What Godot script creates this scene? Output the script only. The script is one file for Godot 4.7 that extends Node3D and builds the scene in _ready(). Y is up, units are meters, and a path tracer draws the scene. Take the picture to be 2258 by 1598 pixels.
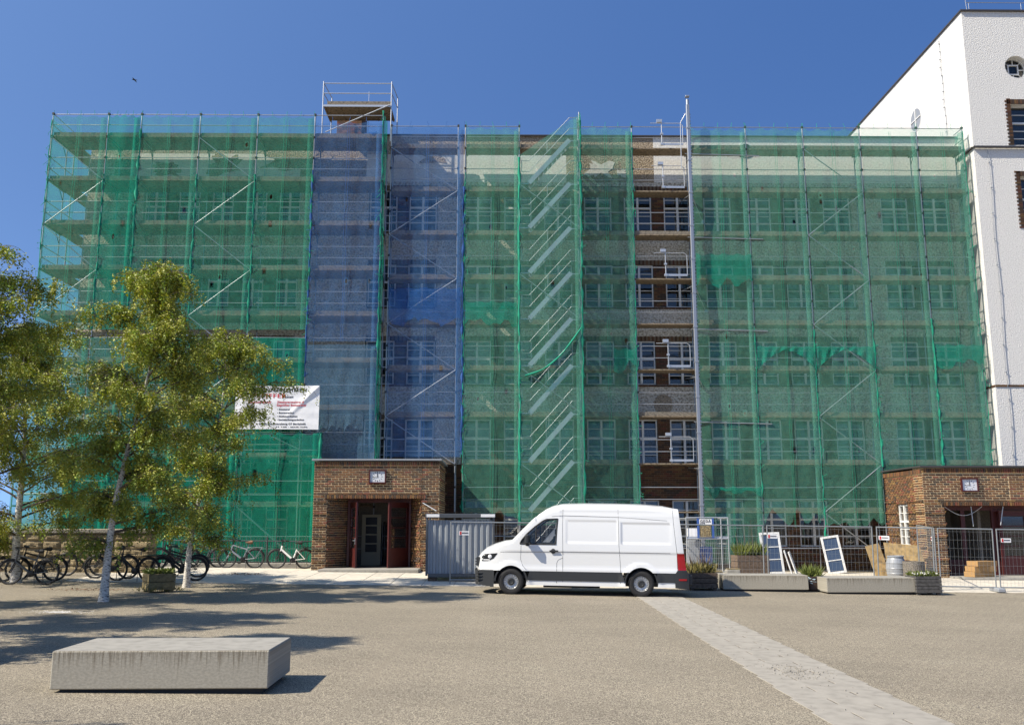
extends Node3D
# A school front wrapped in scaffold nets, seen across a gravel-asphalt yard. X runs along the front, Z towards the camera, metres.

class MB:
	# collects faces for one mesh
	var v := PackedVector3Array()
	var n := PackedVector3Array()
	var c := PackedColorArray()
	var u := PackedVector2Array()
	var col := Color.WHITE
	func tri_n(a: Vector3, b: Vector3, d: Vector3, na: Vector3, nb: Vector3, nd: Vector3) -> void:
		v.append(a); v.append(d); v.append(b)
		n.append(na); n.append(nd); n.append(nb)
		for i in 3: c.append(col)
		u.append(Vector2(a.x, a.y)); u.append(Vector2(d.x, d.y)); u.append(Vector2(b.x, b.y))
	func tri(a: Vector3, b: Vector3, d: Vector3) -> void:
		var nn := (b - a).cross(d - a).normalized()
		tri_n(a, b, d, nn, nn, nn)
	func quad(a: Vector3, b: Vector3, d: Vector3, e: Vector3) -> void:
		# counter-clockwise seen from outside
		var nn := (d - a).cross(e - b).normalized()
		tri_n(a, b, d, nn, nn, nn)
		tri_n(a, d, e, nn, nn, nn)
	func box(ctr: Vector3, s: Vector3, b := Basis.IDENTITY) -> void:
		var x := b.x * s.x * 0.5
		var y := b.y * s.y * 0.5
		var z := b.z * s.z * 0.5
		quad(ctr - x - y + z, ctr + x - y + z, ctr + x + y + z, ctr - x + y + z)
		quad(ctr + x - y - z, ctr - x - y - z, ctr - x + y - z, ctr + x + y - z)
		quad(ctr + x - y + z, ctr + x - y - z, ctr + x + y - z, ctr + x + y + z)
		quad(ctr - x - y - z, ctr - x - y + z, ctr - x + y + z, ctr - x + y - z)
		quad(ctr - x + y + z, ctr + x + y + z, ctr + x + y - z, ctr - x + y - z)
		quad(ctr - x - y - z, ctr + x - y - z, ctr + x - y + z, ctr - x - y + z)
	func cbox(ctr: Vector3, s: Vector3, ch: float, b := Basis.IDENTITY) -> void:
		# box with chamfered edges
		var h := s * 0.5
		var g := func(sx: int, sy: int, sz: int, k: int) -> Vector3:
			var p := Vector3(sx * (h.x - (0.0 if k == 0 else ch)), sy * (h.y - (0.0 if k == 1 else ch)), sz * (h.z - (0.0 if k == 2 else ch)))
			return ctr + b * p
		for sg in [-1, 1]:
			face(g.call(sg, -1, -1, 0), g.call(sg, 1, -1, 0), g.call(sg, 1, 1, 0), g.call(sg, -1, 1, 0), ctr)
			face(g.call(-1, sg, -1, 1), g.call(1, sg, -1, 1), g.call(1, sg, 1, 1), g.call(-1, sg, 1, 1), ctr)
			face(g.call(-1, -1, sg, 2), g.call(1, -1, sg, 2), g.call(1, 1, sg, 2), g.call(-1, 1, sg, 2), ctr)
			for sh in [-1, 1]:
				face(g.call(sg, sh, -1, 0), g.call(sg, sh, 1, 0), g.call(sg, sh, 1, 1), g.call(sg, sh, -1, 1), ctr)
				face(g.call(sg, -1, sh, 0), g.call(sg, 1, sh, 0), g.call(sg, 1, sh, 2), g.call(sg, -1, sh, 2), ctr)
				face(g.call(-1, sg, sh, 1), g.call(1, sg, sh, 1), g.call(1, sg, sh, 2), g.call(-1, sg, sh, 2), ctr)
				for si in [-1, 1]:
					var a: Vector3 = g.call(sg, sh, si, 0)
					var d: Vector3 = g.call(sg, sh, si, 1)
					var e: Vector3 = g.call(sg, sh, si, 2)
					if (d - a).cross(e - a).dot(a - ctr) > 0.0: tri(a, d, e)
					else: tri(a, e, d)
	func face(a: Vector3, b: Vector3, d: Vector3, e: Vector3, from: Vector3) -> void:
		if (d - a).cross(e - b).dot((a + d) * 0.5 - from) > 0.0: quad(a, b, d, e)
		else: quad(e, d, b, a)
	func ring(p: Vector3, dir: Vector3, r: float, seg: int) -> PackedVector3Array:
		var side := dir.cross(Vector3.UP if absf(dir.y) < 0.9 else Vector3.RIGHT).normalized()
		var up := side.cross(dir).normalized()
		var out := PackedVector3Array()
		for i in seg:
			var a := TAU * i / seg
			out.append(p + (side * cos(a) + up * sin(a)) * r)
		return out
	func tube(a: Vector3, b: Vector3, r: float, seg := 6, r2 := -1.0, caps := true) -> void:
		if r2 < 0.0: r2 = r
		var dir := (b - a).normalized()
		var p := ring(a, dir, r, seg)
		var q := ring(b, dir, r2, seg)
		for i in seg:
			var j := (i + 1) % seg
			var n0 := (p[i] - a).normalized()
			var n1 := (p[j] - a).normalized()
			tri_n(p[i], q[j], p[j], n0, n1, n1)
			tri_n(p[i], q[i], q[j], n0, n0, n1)
			if caps:
				tri_n(a, p[i], p[j], -dir, -dir, -dir)
				tri_n(b, q[j], q[i], dir, dir, dir)
	func path(pts: Array, r: float, seg := 6, closed := false) -> void:
		for i in pts.size() - (0 if closed else 1):
			var a: Vector3 = pts[i]
			var b: Vector3 = pts[(i + 1) % pts.size()]
			if a.distance_to(b) > 0.0005: tube(a, b, r, seg, -1.0, true)
	func rope(pts: Array, rads: Array, seg := 6) -> void:
		# tube of changing radius along points, smooth joints
		var prev := PackedVector3Array()
		for i in pts.size():
			var dir: Vector3 = (pts[mini(i + 1, pts.size() - 1)] - pts[maxi(i - 1, 0)]).normalized()
			var p := ring(pts[i], dir, rads[i], seg)
			if i > 0:
				for k in seg:
					var j := (k + 1) % seg
					tri_n(prev[k], p[j], prev[j], (prev[k] - pts[i - 1]).normalized(), (p[j] - pts[i]).normalized(), (prev[j] - pts[i - 1]).normalized())
					tri_n(prev[k], p[k], p[j], (prev[k] - pts[i - 1]).normalized(), (p[k] - pts[i]).normalized(), (p[j] - pts[i]).normalized())
			prev = p
	func lathe(prof: Array, org := Vector3.ZERO, b := Basis.IDENTITY, seg := 24) -> void:
		# prof: Vector2(radius, height along b.y)
		for i in prof.size() - 1:
			var p: Vector2 = prof[i]
			var q: Vector2 = prof[i + 1]
			var d := (q - p).normalized()
			var nr := Vector2(d.y, -d.x)
			for k in seg:
				var a0 := TAU * k / seg
				var a1 := TAU * (k + 1) / seg
				var e0 := b * Vector3(cos(a0), 0, sin(a0))
				var e1 := b * Vector3(cos(a1), 0, sin(a1))
				var n0 := (e0 * nr.x + b.y * nr.y).normalized()
				var n1 := (e1 * nr.x + b.y * nr.y).normalized()
				var p0 := org + e0 * p.x + b.y * p.y
				var p1 := org + e1 * p.x + b.y * p.y
				var q0 := org + e0 * q.x + b.y * q.y
				var q1 := org + e1 * q.x + b.y * q.y
				if p.x > 0.0001: tri_n(p0, q1, p1, n0, n1, n1)
				if q.x > 0.0001: tri_n(p0, q0, q1, n0, n0, n1)
	func prism(poly: PackedVector2Array, t: Transform3D, depth: float) -> void:
		# poly in t's xy, from z = 0 to depth
		if Geometry2D.is_polygon_clockwise(poly): poly.reverse()
		var idx := Geometry2D.triangulate_polygon(poly)
		for i in range(0, idx.size(), 3):
			var q := [poly[idx[i]], poly[idx[i + 1]], poly[idx[i + 2]]]
			if (q[1] - q[0]).cross(q[2] - q[0]) < 0.0: q = [q[0], q[2], q[1]]
			tri(t * Vector3(q[0].x, q[0].y, depth), t * Vector3(q[1].x, q[1].y, depth), t * Vector3(q[2].x, q[2].y, depth))
			tri(t * Vector3(q[0].x, q[0].y, 0), t * Vector3(q[2].x, q[2].y, 0), t * Vector3(q[1].x, q[1].y, 0))
		for i in poly.size():
			var a := poly[i]
			var b := poly[(i + 1) % poly.size()]
			quad(t * Vector3(a.x, a.y, 0), t * Vector3(b.x, b.y, 0), t * Vector3(b.x, b.y, depth), t * Vector3(a.x, a.y, depth))
	func mesh() -> ArrayMesh:
		var a := []
		a.resize(Mesh.ARRAY_MAX)
		a[Mesh.ARRAY_VERTEX] = v
		a[Mesh.ARRAY_NORMAL] = n
		a[Mesh.ARRAY_COLOR] = c
		a[Mesh.ARRAY_TEX_UV] = u
		var m := ArrayMesh.new()
		m.add_surface_from_arrays(Mesh.PRIMITIVE_TRIANGLES, a)
		return m

var M := {}
var used := {}
var rng := RandomNumberGenerator.new()
var wob := FastNoiseLite.new()

func numbered(called: String) -> String:
	var k: int = used.get(called, 0)
	used[called] = k + 1
	return called if k == 0 else "%s_%03d" % [called, k]
func tag(o: Node3D, label: String, category: String, group := "") -> Node3D:
	o.set_meta("label", label)
	o.set_meta("category", category)
	if group: o.set_meta("group", group)
	return o
func thing(called: String, label: String, category: String, at := Vector3.ZERO, turn := 0.0, group := "") -> Node3D:
	var o := Node3D.new()
	o.name = numbered(called)
	add_child(o)
	o.position = at
	o.rotation.y = turn
	return tag(o, label, category, group)
func inst(called: String, mesh: Mesh, m: Material, parent: Node, at := Transform3D.IDENTITY) -> MeshInstance3D:
	var o := MeshInstance3D.new()
	o.mesh = mesh
	o.material_override = m
	o.transform = at
	o.name = called if parent != self else numbered(called)
	parent.add_child(o, true)
	return o
func part(mb: MB, called: String, m: Material, parent: Node) -> MeshInstance3D:
	return inst(called, mb.mesh(), m, parent)
func struct_(mb: MB, called: String, m: Material) -> MeshInstance3D:
	var o := part(mb, called, m, self)
	o.set_meta("kind", "structure")
	return o
func stuff(o: Node) -> Node:
	o.set_meta("kind", "stuff")
	return o
func copy(o: Node3D, label := "") -> Node3D:
	var d: Node3D = o.duplicate()
	d.name = numbered(String(o.name).rstrip("0123456789").rstrip("_"))
	add_child(d)
	if label: d.set_meta("label", label)
	return d
func gh(x: float, z: float) -> float:
	# height of the yard: it falls a little to the right and rises to the building
	var t := clampf((12.0 - z) / 8.0, 0.0, 1.0)
	return -0.0125 * clampf(x, -60.0, 60.0) + 0.16 * t * t * (3.0 - 2.0 * t)
func on(x: float, z: float, up := 0.0) -> Vector3:
	return Vector3(x, gh(x, z) + up, z)
func slope_basis(x: float, z: float) -> Basis:
	var e := 0.1
	var dx := Vector3(2 * e, gh(x + e, z) - gh(x - e, z), 0).normalized()
	var dz := Vector3(0, gh(x, z + e) - gh(x, z - e), 2 * e).normalized()
	var up := dz.cross(dx).normalized()
	return Basis(dx, up, dx.cross(up)).orthonormalized()

# ---------- materials ----------
func noise_tex(freq: float, cols: Array, size := 512, oct := 4, kind := FastNoiseLite.TYPE_SIMPLEX_SMOOTH, seed_ := 1, cell := 0) -> NoiseTexture2D:
	var f := FastNoiseLite.new()
	f.noise_type = kind
	f.frequency = freq
	f.fractal_octaves = oct
	f.seed = seed_
	if kind == FastNoiseLite.TYPE_CELLULAR:
		f.cellular_return_type = FastNoiseLite.RETURN_CELL_VALUE if cell == 0 else FastNoiseLite.RETURN_DISTANCE
		f.fractal_type = FastNoiseLite.FRACTAL_NONE
	var t := NoiseTexture2D.new()
	t.width = size
	t.height = size
	t.seamless = true
	t.seamless_blend_skirt = 0.15
	t.noise = f
	if cols.size() > 0:
		var g := Gradient.new()
		var offs := PackedFloat32Array()
		var cc := PackedColorArray()
		for i in cols.size():
			offs.append(cols[i][0])
			cc.append(cols[i][1])
		g.offsets = offs
		g.colors = cc
		t.color_ramp = g
	return t
func lin(r: float, g: float, b: float, a := 1.0) -> Color:
	# a base colour given in linear values
	var k := Color(r, g, b).linear_to_srgb()
	k.a = a
	return k
func mat(called: String, c: Color, rough := 0.8, metal := 0.0) -> StandardMaterial3D:
	var m := StandardMaterial3D.new()
	m.resource_name = called
	m.albedo_color = c
	m.roughness = rough
	m.metallic = metal
	M[called] = m
	return m
func grain(m: StandardMaterial3D, tex: Texture2D, scale: float, world := true) -> StandardMaterial3D:
	m.albedo_texture = tex
	m.uv1_triplanar = true
	m.uv1_world_triplanar = world
	m.uv1_scale = Vector3.ONE * scale
	return m
func bump(m: StandardMaterial3D, tex: Texture2D, cm: float) -> StandardMaterial3D:
	m.heightmap_enabled = true
	m.heightmap_texture = tex
	m.heightmap_scale = cm
	return m
func gray(a: float) -> Color:
	return Color(a, a, a)
func make_materials() -> void:
	var fine := noise_tex(0.05, [[0.0, gray(0.80)], [0.5, gray(0.93)], [1.0, gray(1.0)]], 512, 5)
	var blotch := noise_tex(0.012, [[0.0, gray(0.84)], [0.45, gray(0.94)], [1.0, gray(1.0)]], 512, 6, FastNoiseLite.TYPE_SIMPLEX_SMOOTH, 5)
	var stucco_h := noise_tex(0.045, [], 512, 3, FastNoiseLite.TYPE_SIMPLEX_SMOOTH, 9)
	var streak := noise_tex(0.02, [[0.0, gray(0.55)], [0.5, gray(0.85)], [1.0, gray(1.0)]], 512, 5, FastNoiseLite.TYPE_VALUE_CUBIC, 3)
	# yard: gravel bound in asphalt
	var stones := noise_tex(0.12, [[0.0, Color(0.33, 0.31, 0.28)], [0.25, Color(0.49, 0.46, 0.42)], [0.5, Color(0.62, 0.59, 0.53)], [0.75, Color(0.72, 0.69, 0.62)], [1.0, Color(0.88, 0.85, 0.78)]], 1024, 1, FastNoiseLite.TYPE_CELLULAR, 4)
	var m := grain(mat("yard_gravel", Color(0.845, 0.835, 0.815), 0.9), stones, 1.0 / 1.15)
	m.vertex_color_use_as_albedo = true
	bump(m, noise_tex(0.12, [], 1024, 1, FastNoiseLite.TYPE_CELLULAR, 4, 1), 0.35)
	m = grain(mat("paver", lin(0.335, 0.31, 0.265), 0.9), blotch, 0.6)
	m.vertex_color_use_as_albedo = true
	m = grain(mat("pale_paver", lin(0.62, 0.57, 0.48), 0.9), blotch, 0.5)
	m.vertex_color_use_as_albedo = true
	m = bump(grain(mat("concrete", lin(0.315, 0.30, 0.265), 0.85), blotch, 0.7), noise_tex(0.08, [], 512, 4), 0.15)
	m = bump(grain(mat("white_stucco", lin(0.78, 0.765, 0.725), 0.9), fine, 0.6), stucco_h, 1.6)
	var grime := noise_tex(0.02, [[0.0, Color(0.50, 0.47, 0.43)], [0.4, Color(0.80, 0.78, 0.75)], [0.65, Color(0.92, 0.91, 0.89)], [1.0, gray(1.0)]], 1024, 7, FastNoiseLite.TYPE_SIMPLEX_SMOOTH, 41)
	m = bump(grain(mat("grey_stucco", lin(0.68, 0.645, 0.57), 0.95), grime, 0.4), stucco_h, 2.0)
	m = bump(grain(mat("brown_stucco", lin(0.44, 0.37, 0.28), 0.95), grime, 0.5), stucco_h, 2.5)
	m = bump(grain(mat("white_plaster", lin(0.78, 0.76, 0.70), 0.9), fine, 0.35), stucco_h, 0.6)
	m = mat("brick", Color(1, 1, 1), 0.85)
	m.vertex_color_use_as_albedo = true
	grain(m, noise_tex(0.03, [[0.0, gray(0.5)], [0.5, gray(0.9)], [1.0, gray(1.0)]], 512, 5, FastNoiseLite.TYPE_SIMPLEX_SMOOTH, 12), 2.5)
	grain(mat("mortar", lin(0.74, 0.56, 0.32), 0.95), fine, 2.0)
	grain(mat("dark_mortar", lin(0.20, 0.15, 0.10), 0.95), fine, 2.0)
	grain(mat("white_paint", lin(0.78, 0.78, 0.76), 0.5), fine, 0.7)
	var gl := mat("window_glass", Color(0.10, 0.13, 0.15, 0.35), 0.03)
	gl.transparency = BaseMaterial3D.TRANSPARENCY_ALPHA
	gl.metallic_specular = 0.9
	gl = mat("clear_glass", Color(0.1, 0.14, 0.13, 0.22), 0.02)
	gl.transparency = BaseMaterial3D.TRANSPARENCY_ALPHA
	grain(mat("interior", lin(0.20, 0.18, 0.15), 0.9), fine, 0.4)
	mat("blind", lin(0.55, 0.56, 0.55), 0.9)
	grain(mat("galvanised", lin(0.46, 0.48, 0.50), 0.42, 0.75), fine, 3.0)
	grain(mat("bright_zinc", lin(0.62, 0.64, 0.66), 0.38, 0.6), fine, 3.0)
	grain(mat("fence_wire", lin(0.33, 0.35, 0.36), 0.5, 0.5), fine, 3.0)
	mat("net_coupler", lin(0.05, 0.045, 0.04), 0.7, 0.4)
	grain(mat("board", lin(0.30, 0.235, 0.16), 0.9), streak, 1.6)
	grain(mat("toe_wood", lin(0.26, 0.225, 0.175), 0.9), streak, 1.9)
	grain(mat("plywood", lin(0.55, 0.38, 0.17), 0.8), streak, 0.9)
	grain(mat("old_wood", lin(0.17, 0.12, 0.085), 0.95), streak, 2.2)
	grain(mat("dark_slats", lin(0.10, 0.095, 0.09), 0.85), streak, 2.0)
	grain(mat("pale_wood", lin(0.30, 0.235, 0.11), 0.9), streak, 2.0)
	# nets: woven sheets, part open
	var tl := Image.create(8, 8, false, Image.FORMAT_RGBA8)
	for i in 8:
		for j in 8:
			var a := ((i % 4) - 1.5) / 1.5 * 0.75 if (j / 4) % 2 == 0 else 0.0
			var b := ((j % 4) - 1.5) / 1.5 * 0.75 if (j / 4) % 2 == 1 else 0.0
			tl.set_pixel(i, j, Color(0.5 + 0.5 * a, 0.5 + 0.5 * b, 0.5 + 0.5 * sqrt(1.0 - a * a - b * b)))
	var th := Image.create(512, 512, false, Image.FORMAT_RGBA8)
	for i in 64:
		for j in 64: th.blit_rect(tl, Rect2i(0, 0, 8, 8), Vector2i(i * 8, j * 8))
	var threads := ImageTexture.create_from_image(th)
	for nt in [["net_green", lin(0.17, 0.53, 0.385), 0.36, 21], ["net_left", lin(0.08, 0.46, 0.32), 0.36, 26], ["net_deep_green", lin(0.02, 0.42, 0.28), 0.50, 22], ["net_blue", lin(0.10, 0.27, 0.60), 0.34, 23], ["net_deep_blue", lin(0.05, 0.19, 0.56), 0.46, 24], ["net_grey_blue", lin(0.15, 0.32, 0.50), 0.46, 25]]:
		var k: Color = nt[1]
		k.a = nt[2]
		var nm := mat(nt[0], k, 0.9)
		nm.transparency = BaseMaterial3D.TRANSPARENCY_ALPHA
		nm.albedo_texture = noise_tex(0.02, [[0.0, Color(0.86, 0.86, 0.86, 0.86)], [0.5, Color(0.95, 0.95, 0.95, 0.96)], [1.0, Color(1, 1, 1, 1.1)]], 512, 6, FastNoiseLite.TYPE_VALUE, nt[3])
		nm.uv1_scale = Vector3(0.62, 0.55, 1)
		nm.metallic_specular = 0.2
		# round threads, upright and level
		nm.normal_enabled = true
		nm.normal_texture = threads
		nm.normal_scale = 1.0
		nm.backlight_enabled = true
		nm.backlight = Color(0.8, 0.8, 0.8)
		nm.cull_mode = BaseMaterial3D.CULL_DISABLED
	mat("net_rope_green", lin(0.012, 0.27, 0.16), 0.9)
	mat("net_rope_blue", lin(0.03, 0.10, 0.30), 0.9)
	var dt := mat("banner_cloth", Color(1, 1, 1), 0.8)
	dt.cull_mode = BaseMaterial3D.CULL_DISABLED
	# plants
	for lf in [["leaf", lin(0.31, 0.355, 0.060)], ["planter_leaf", lin(0.14, 0.17, 0.03)], ["dry_leaf", lin(0.20, 0.17, 0.05)], ["red_leaf", lin(0.45, 0.08, 0.03)]]:
		var lm := mat(lf[0], lf[1], 0.6)
		lm.vertex_color_use_as_albedo = true
		lm.backlight_enabled = true
		lm.backlight = Color(0.55, 0.60, 0.22)
		lm.cull_mode = BaseMaterial3D.CULL_DISABLED
	m = mat("bark", Color(1, 1, 1), 0.85)
	m.albedo_texture = noise_tex(0.03, [[0.0, gray(0.10)], [0.30, Color(0.16, 0.15, 0.14)], [0.36, Color(0.78, 0.76, 0.72)], [1.0, Color(0.93, 0.91, 0.88)]], 512, 4, FastNoiseLite.TYPE_SIMPLEX_SMOOTH, 31)
	m.uv1_scale = Vector3(0.75, 2.8, 1)
	mat("twig", lin(0.12, 0.09, 0.07), 0.9)
	grain(mat("soil", lin(0.06, 0.045, 0.03), 1.0), fine, 4.0)
	# van, bikes, small things
	m = mat("van_white", lin(0.68, 0.69, 0.69), 0.28)
	m.clearcoat_enabled = true
	m.clearcoat = 0.6
	m.clearcoat_roughness = 0.08
	mat("van_plastic", lin(0.022, 0.024, 0.026), 0.55)
	mat("seam", lin(0.03, 0.03, 0.03), 0.8)
	mat("rubber", lin(0.013, 0.013, 0.014), 0.75)
	mat("steel_rim", lin(0.48, 0.49, 0.50), 0.35, 0.7)
	mat("tail_red", lin(0.32, 0.008, 0.010), 0.2)
	var hl := mat("headlight_glass", Color(0.5, 0.55, 0.6, 0.25), 0.03)
	hl.transparency = BaseMaterial3D.TRANSPARENCY_ALPHA
	mat("black_metal", lin(0.012, 0.012, 0.013), 0.4, 0.2)
	mat("grey_metal", lin(0.10, 0.105, 0.11), 0.35, 0.4)
	mat("bike_white", lin(0.75, 0.76, 0.76), 0.3)
	mat("bike_silver", lin(0.30, 0.33, 0.36), 0.3, 0.5)
	mat("saddle_brown", lin(0.16, 0.07, 0.03), 0.6)
	grain(mat("container_steel", lin(0.36, 0.39, 0.42), 0.5, 0.15), fine, 1.5)
	grain(mat("door_red", lin(0.075, 0.012, 0.010), 0.45), fine, 2.0)
	mat("cream_paint", lin(0.42, 0.38, 0.26), 0.6)
	mat("clock_face", lin(0.62, 0.64, 0.68), 0.5)
	mat("ink", lin(0.015, 0.015, 0.02), 0.7)
	mat("print_red", lin(0.55, 0.035, 0.03), 0.7)
	mat("sign_white", lin(0.80, 0.80, 0.80), 0.6)
	mat("sign_blue", lin(0.04, 0.10, 0.33), 0.5)
	mat("sign_green", lin(0.03, 0.22, 0.05), 0.5)
	grain(mat("cardboard", lin(0.42, 0.25, 0.10), 0.9), fine, 2.0)
	grain(mat("barrel_grey", lin(0.30, 0.32, 0.35), 0.4), fine, 2.0)
	var agg := noise_tex(0.1, [[0.0, gray(0.35)], [0.5, gray(0.6)], [1.0, gray(1.0)]], 512, 1, FastNoiseLite.TYPE_CELLULAR, 8)
	grain(mat("washed_concrete", lin(0.35, 0.31, 0.26), 0.95), agg, 2.0)
	m = bump(grain(mat("sandstone", Color(1, 1, 1), 0.95), blotch, 1.5), noise_tex(0.03, [], 512, 5, FastNoiseLite.TYPE_SIMPLEX_SMOOTH, 17), 4.0)
	m.vertex_color_use_as_albedo = true
	grain(mat("roof_metal", lin(0.09, 0.085, 0.085), 0.5, 0.4), fine, 1.0)
	mat("chalk", lin(0.75, 0.74, 0.72), 1.0)
	grain(mat("osb", lin(0.55, 0.42, 0.22), 0.9), agg, 1.2)

func _ready() -> void:
	rng.seed = 20240
	wob.seed = 7
	wob.frequency = 0.02
	wob.fractal_octaves = 3
	# camera, sky, sun, exposure
	var cam := Camera3D.new()
	cam.name = "camera"
	cam.fov = 42.96
	cam.near = 0.05
	cam.far = 3000.0
	cam.position = Vector3(0, 1.95, 38.713)
	cam.rotation_degrees = Vector3(9.934, -0.609, 0)
	add_child(cam)
	cam.current = true
	var env := Environment.new()
	env.background_mode = Environment.BG_SKY
	var sky := Sky.new()
	var sm := PanoramaSkyMaterial.new()
	sm.panorama = clear_sky(Vector3(-0.92, 1.0, 0.37).normalized())
	sky.sky_material = sm
	env.sky = sky
	env.tonemap_mode = Environment.TONE_MAPPER_LINEAR
	env.tonemap_exposure = 1.6
	env.sdfgi_enabled = true
	env.ssao_enabled = true
	env.ssil_enabled = true
	var we := WorldEnvironment.new()
	we.name = "world_environment"
	we.environment = env
	add_child(we)
	var sun := DirectionalLight3D.new()
	sun.name = "sun"
	sun.light_energy = 1.6
	sun.light_color = Color(1.0, 0.96, 0.89)
	sun.light_angular_distance = 0.5
	sun.shadow_enabled = true
	add_child(sun)
	sun.look_at_from_position(Vector3.ZERO, Vector3(0.92, -1.0, -0.37))
	make_materials()
	more_materials()
	build_ground()
	build_school()
	build_tower()
	build_porches()
	build_scaffolds()
	build_nets()
	build_van()
	build_props()
	build_bicycles()
	build_trees()

func clear_sky(to_sun: Vector3) -> ImageTexture:
	# cloudless air: deep blue overhead, paler towards the horizon and round the sun
	var w := 512
	var h := 256
	var img := Image.create(w, h, false, Image.FORMAT_RGBF)
	for j in h:
		var el := PI / 2 - PI * (j + 0.5) / h
		for i in w:
			var az := TAU * (i + 0.5) / w
			var d := Vector3(sin(az) * cos(el), sin(el), -cos(az) * cos(el))
			var y := maxf(d.y, 0.0)
			var hz := exp(-y * 5.6)
			var c := Vector3(0.020, 0.068, 0.222).lerp(Vector3(0.21, 0.38, 0.72), hz)
			var near := clampf(d.dot(to_sun) * 0.5 + 0.5, 0.0, 1.0)
			c += Vector3(0.17, 0.25, 0.37) * pow(near, 3.2) + Vector3(0.25, 0.24, 0.22) * pow(near, 24.0)
			if d.y < 0.0: c = Vector3(0.16, 0.15, 0.13)
			img.set_pixel(i, j, Color(c.x, c.y, c.z))
	return ImageTexture.create_from_image(img)
func more_materials() -> void:
	# bench concrete: dirt and rain runs from the upper edge, seen on the long faces
	var img := Image.create(1024, 128, true, Image.FORMAT_RGBA8)
	var fn := FastNoiseLite.new()
	fn.frequency = 0.05
	fn.fractal_octaves = 4
	var f2 := FastNoiseLite.new()
	f2.frequency = 0.09
	f2.fractal_octaves = 4
	f2.seed = 77
	for i in 1024:
		var run := clampf(0.28 + 0.75 * fn.get_noise_2d(i * 1.0, 0.0) + 0.35 * f2.get_noise_2d(i * 3.0, 50.0), 0.02, 1.0)
		var power := clampf(0.45 + 1.1 * f2.get_noise_2d(i * 1.7, 9.0), 0.0, 1.0)
		for j in 128:
			var down := j / 127.0
			var g := 0.93 + 0.10 * f2.get_noise_2d(i * 0.6, j * 1.2) + 0.06 * fn.get_noise_2d(i * 4.0, j * 6.0)
			var st := power * clampf((run - down) / maxf(run, 0.05) * 1.4, 0.0, 1.0) * (0.7 + 0.6 * f2.get_noise_2d(i * 5.0, j * 2.0))
			img.set_pixel(i, j, Color(g, g * 0.985, g * 0.95).lerp(Color(0.52, 0.47, 0.40), clampf(st, 0.0, 0.75)))
	var bc := mat("bench_concrete", lin(0.36, 0.345, 0.305), 0.88)
	bc.albedo_texture = ImageTexture.create_from_image(img)
	bc.uv1_scale = Vector3(0.35, -2.35, 1)
	bc.uv1_offset = Vector3(0.5, 1.11, 0)
	var m := mat("stain", Color(1, 1, 1), 0.95)
	m.vertex_color_use_as_albedo = true
	var g := mat("blue_glass", Color(0.05, 0.10, 0.18, 0.55), 0.03)
	g.transparency = BaseMaterial3D.TRANSPARENCY_ALPHA
	mat("blue_film", lin(0.05, 0.075, 0.125), 0.12)
	mat("pot_brown", lin(0.035, 0.02, 0.015), 0.5)
	mat("pale_blue", lin(0.45, 0.6, 0.66), 0.7)

# ---------- bricks ----------
const CW := 0.262
const CH := 0.085
func brick_tone(dark: bool) -> Color:
	var t := rng.randf()
	var k := Color(0.175, 0.08, 0.036)
	if t < 0.22: k = Color(0.235, 0.11, 0.045)
	elif t < 0.46: k = Color(0.125, 0.065, 0.032)
	elif t < 0.58: k = Color(0.09, 0.058, 0.042)
	elif t < 0.68: k = Color(0.25, 0.14, 0.05)
	elif t < 0.80: k = Color(0.21, 0.07, 0.04)
	k = k * rng.randf_range(0.9, 1.3)
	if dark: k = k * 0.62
	k.a = 1.0
	return k
func slab(mb: MB, o: Vector3, uu: Vector3, vv: Vector3, nn: Vector3, depth: float) -> void:
	# a brick's face and four edges; o is its lower corner, nn the way it faces
	var f := nn * depth
	mb.quad(o + f, o + uu + f, o + uu + vv + f, o + vv + f)
	mb.quad(o, o + uu, o + uu + f, o + f)
	mb.quad(o + vv + f, o + uu + vv + f, o + uu + vv, o + vv)
	mb.quad(o, o + f, o + vv + f, o + vv)
	mb.quad(o + uu + f, o + uu, o + uu + vv, o + uu + vv + f)
func courses(mb: MB, o: Vector3, dir: Vector3, nn: Vector3, w: float, h: float, dark := true, jut := 0.012) -> void:
	# a field of running bond in one mesh
	var rows := int(h / CH)
	var step := h / maxi(rows, 1)
	for r in rows:
		var x := -CW * (0.5 if r % 2 else 0.0)
		while x < w - 0.02:
			var a := maxf(x, 0.0) + 0.006
			var b := minf(x + CW, w) - 0.006
			if b - a > 0.03:
				mb.col = brick_tone(dark)
				slab(mb, o + dir * a + Vector3.UP * (r * step + 0.006), dir * (b - a), Vector3.UP * (step - 0.012), nn, jut + rng.randf() * 0.004)
			x += CW
func soldiers(mb: MB, o: Vector3, dir: Vector3, nn: Vector3, w: float, h: float, jut: float, dark := true, every := 1) -> void:
	var k := int(w / CH)
	var step := w / maxi(k, 1)
	for i in k:
		if i % every: continue
		mb.col = brick_tone(dark)
		slab(mb, o + dir * (i * step + 0.006), dir * (step - 0.012), Vector3.UP * h, nn, jut)

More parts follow.
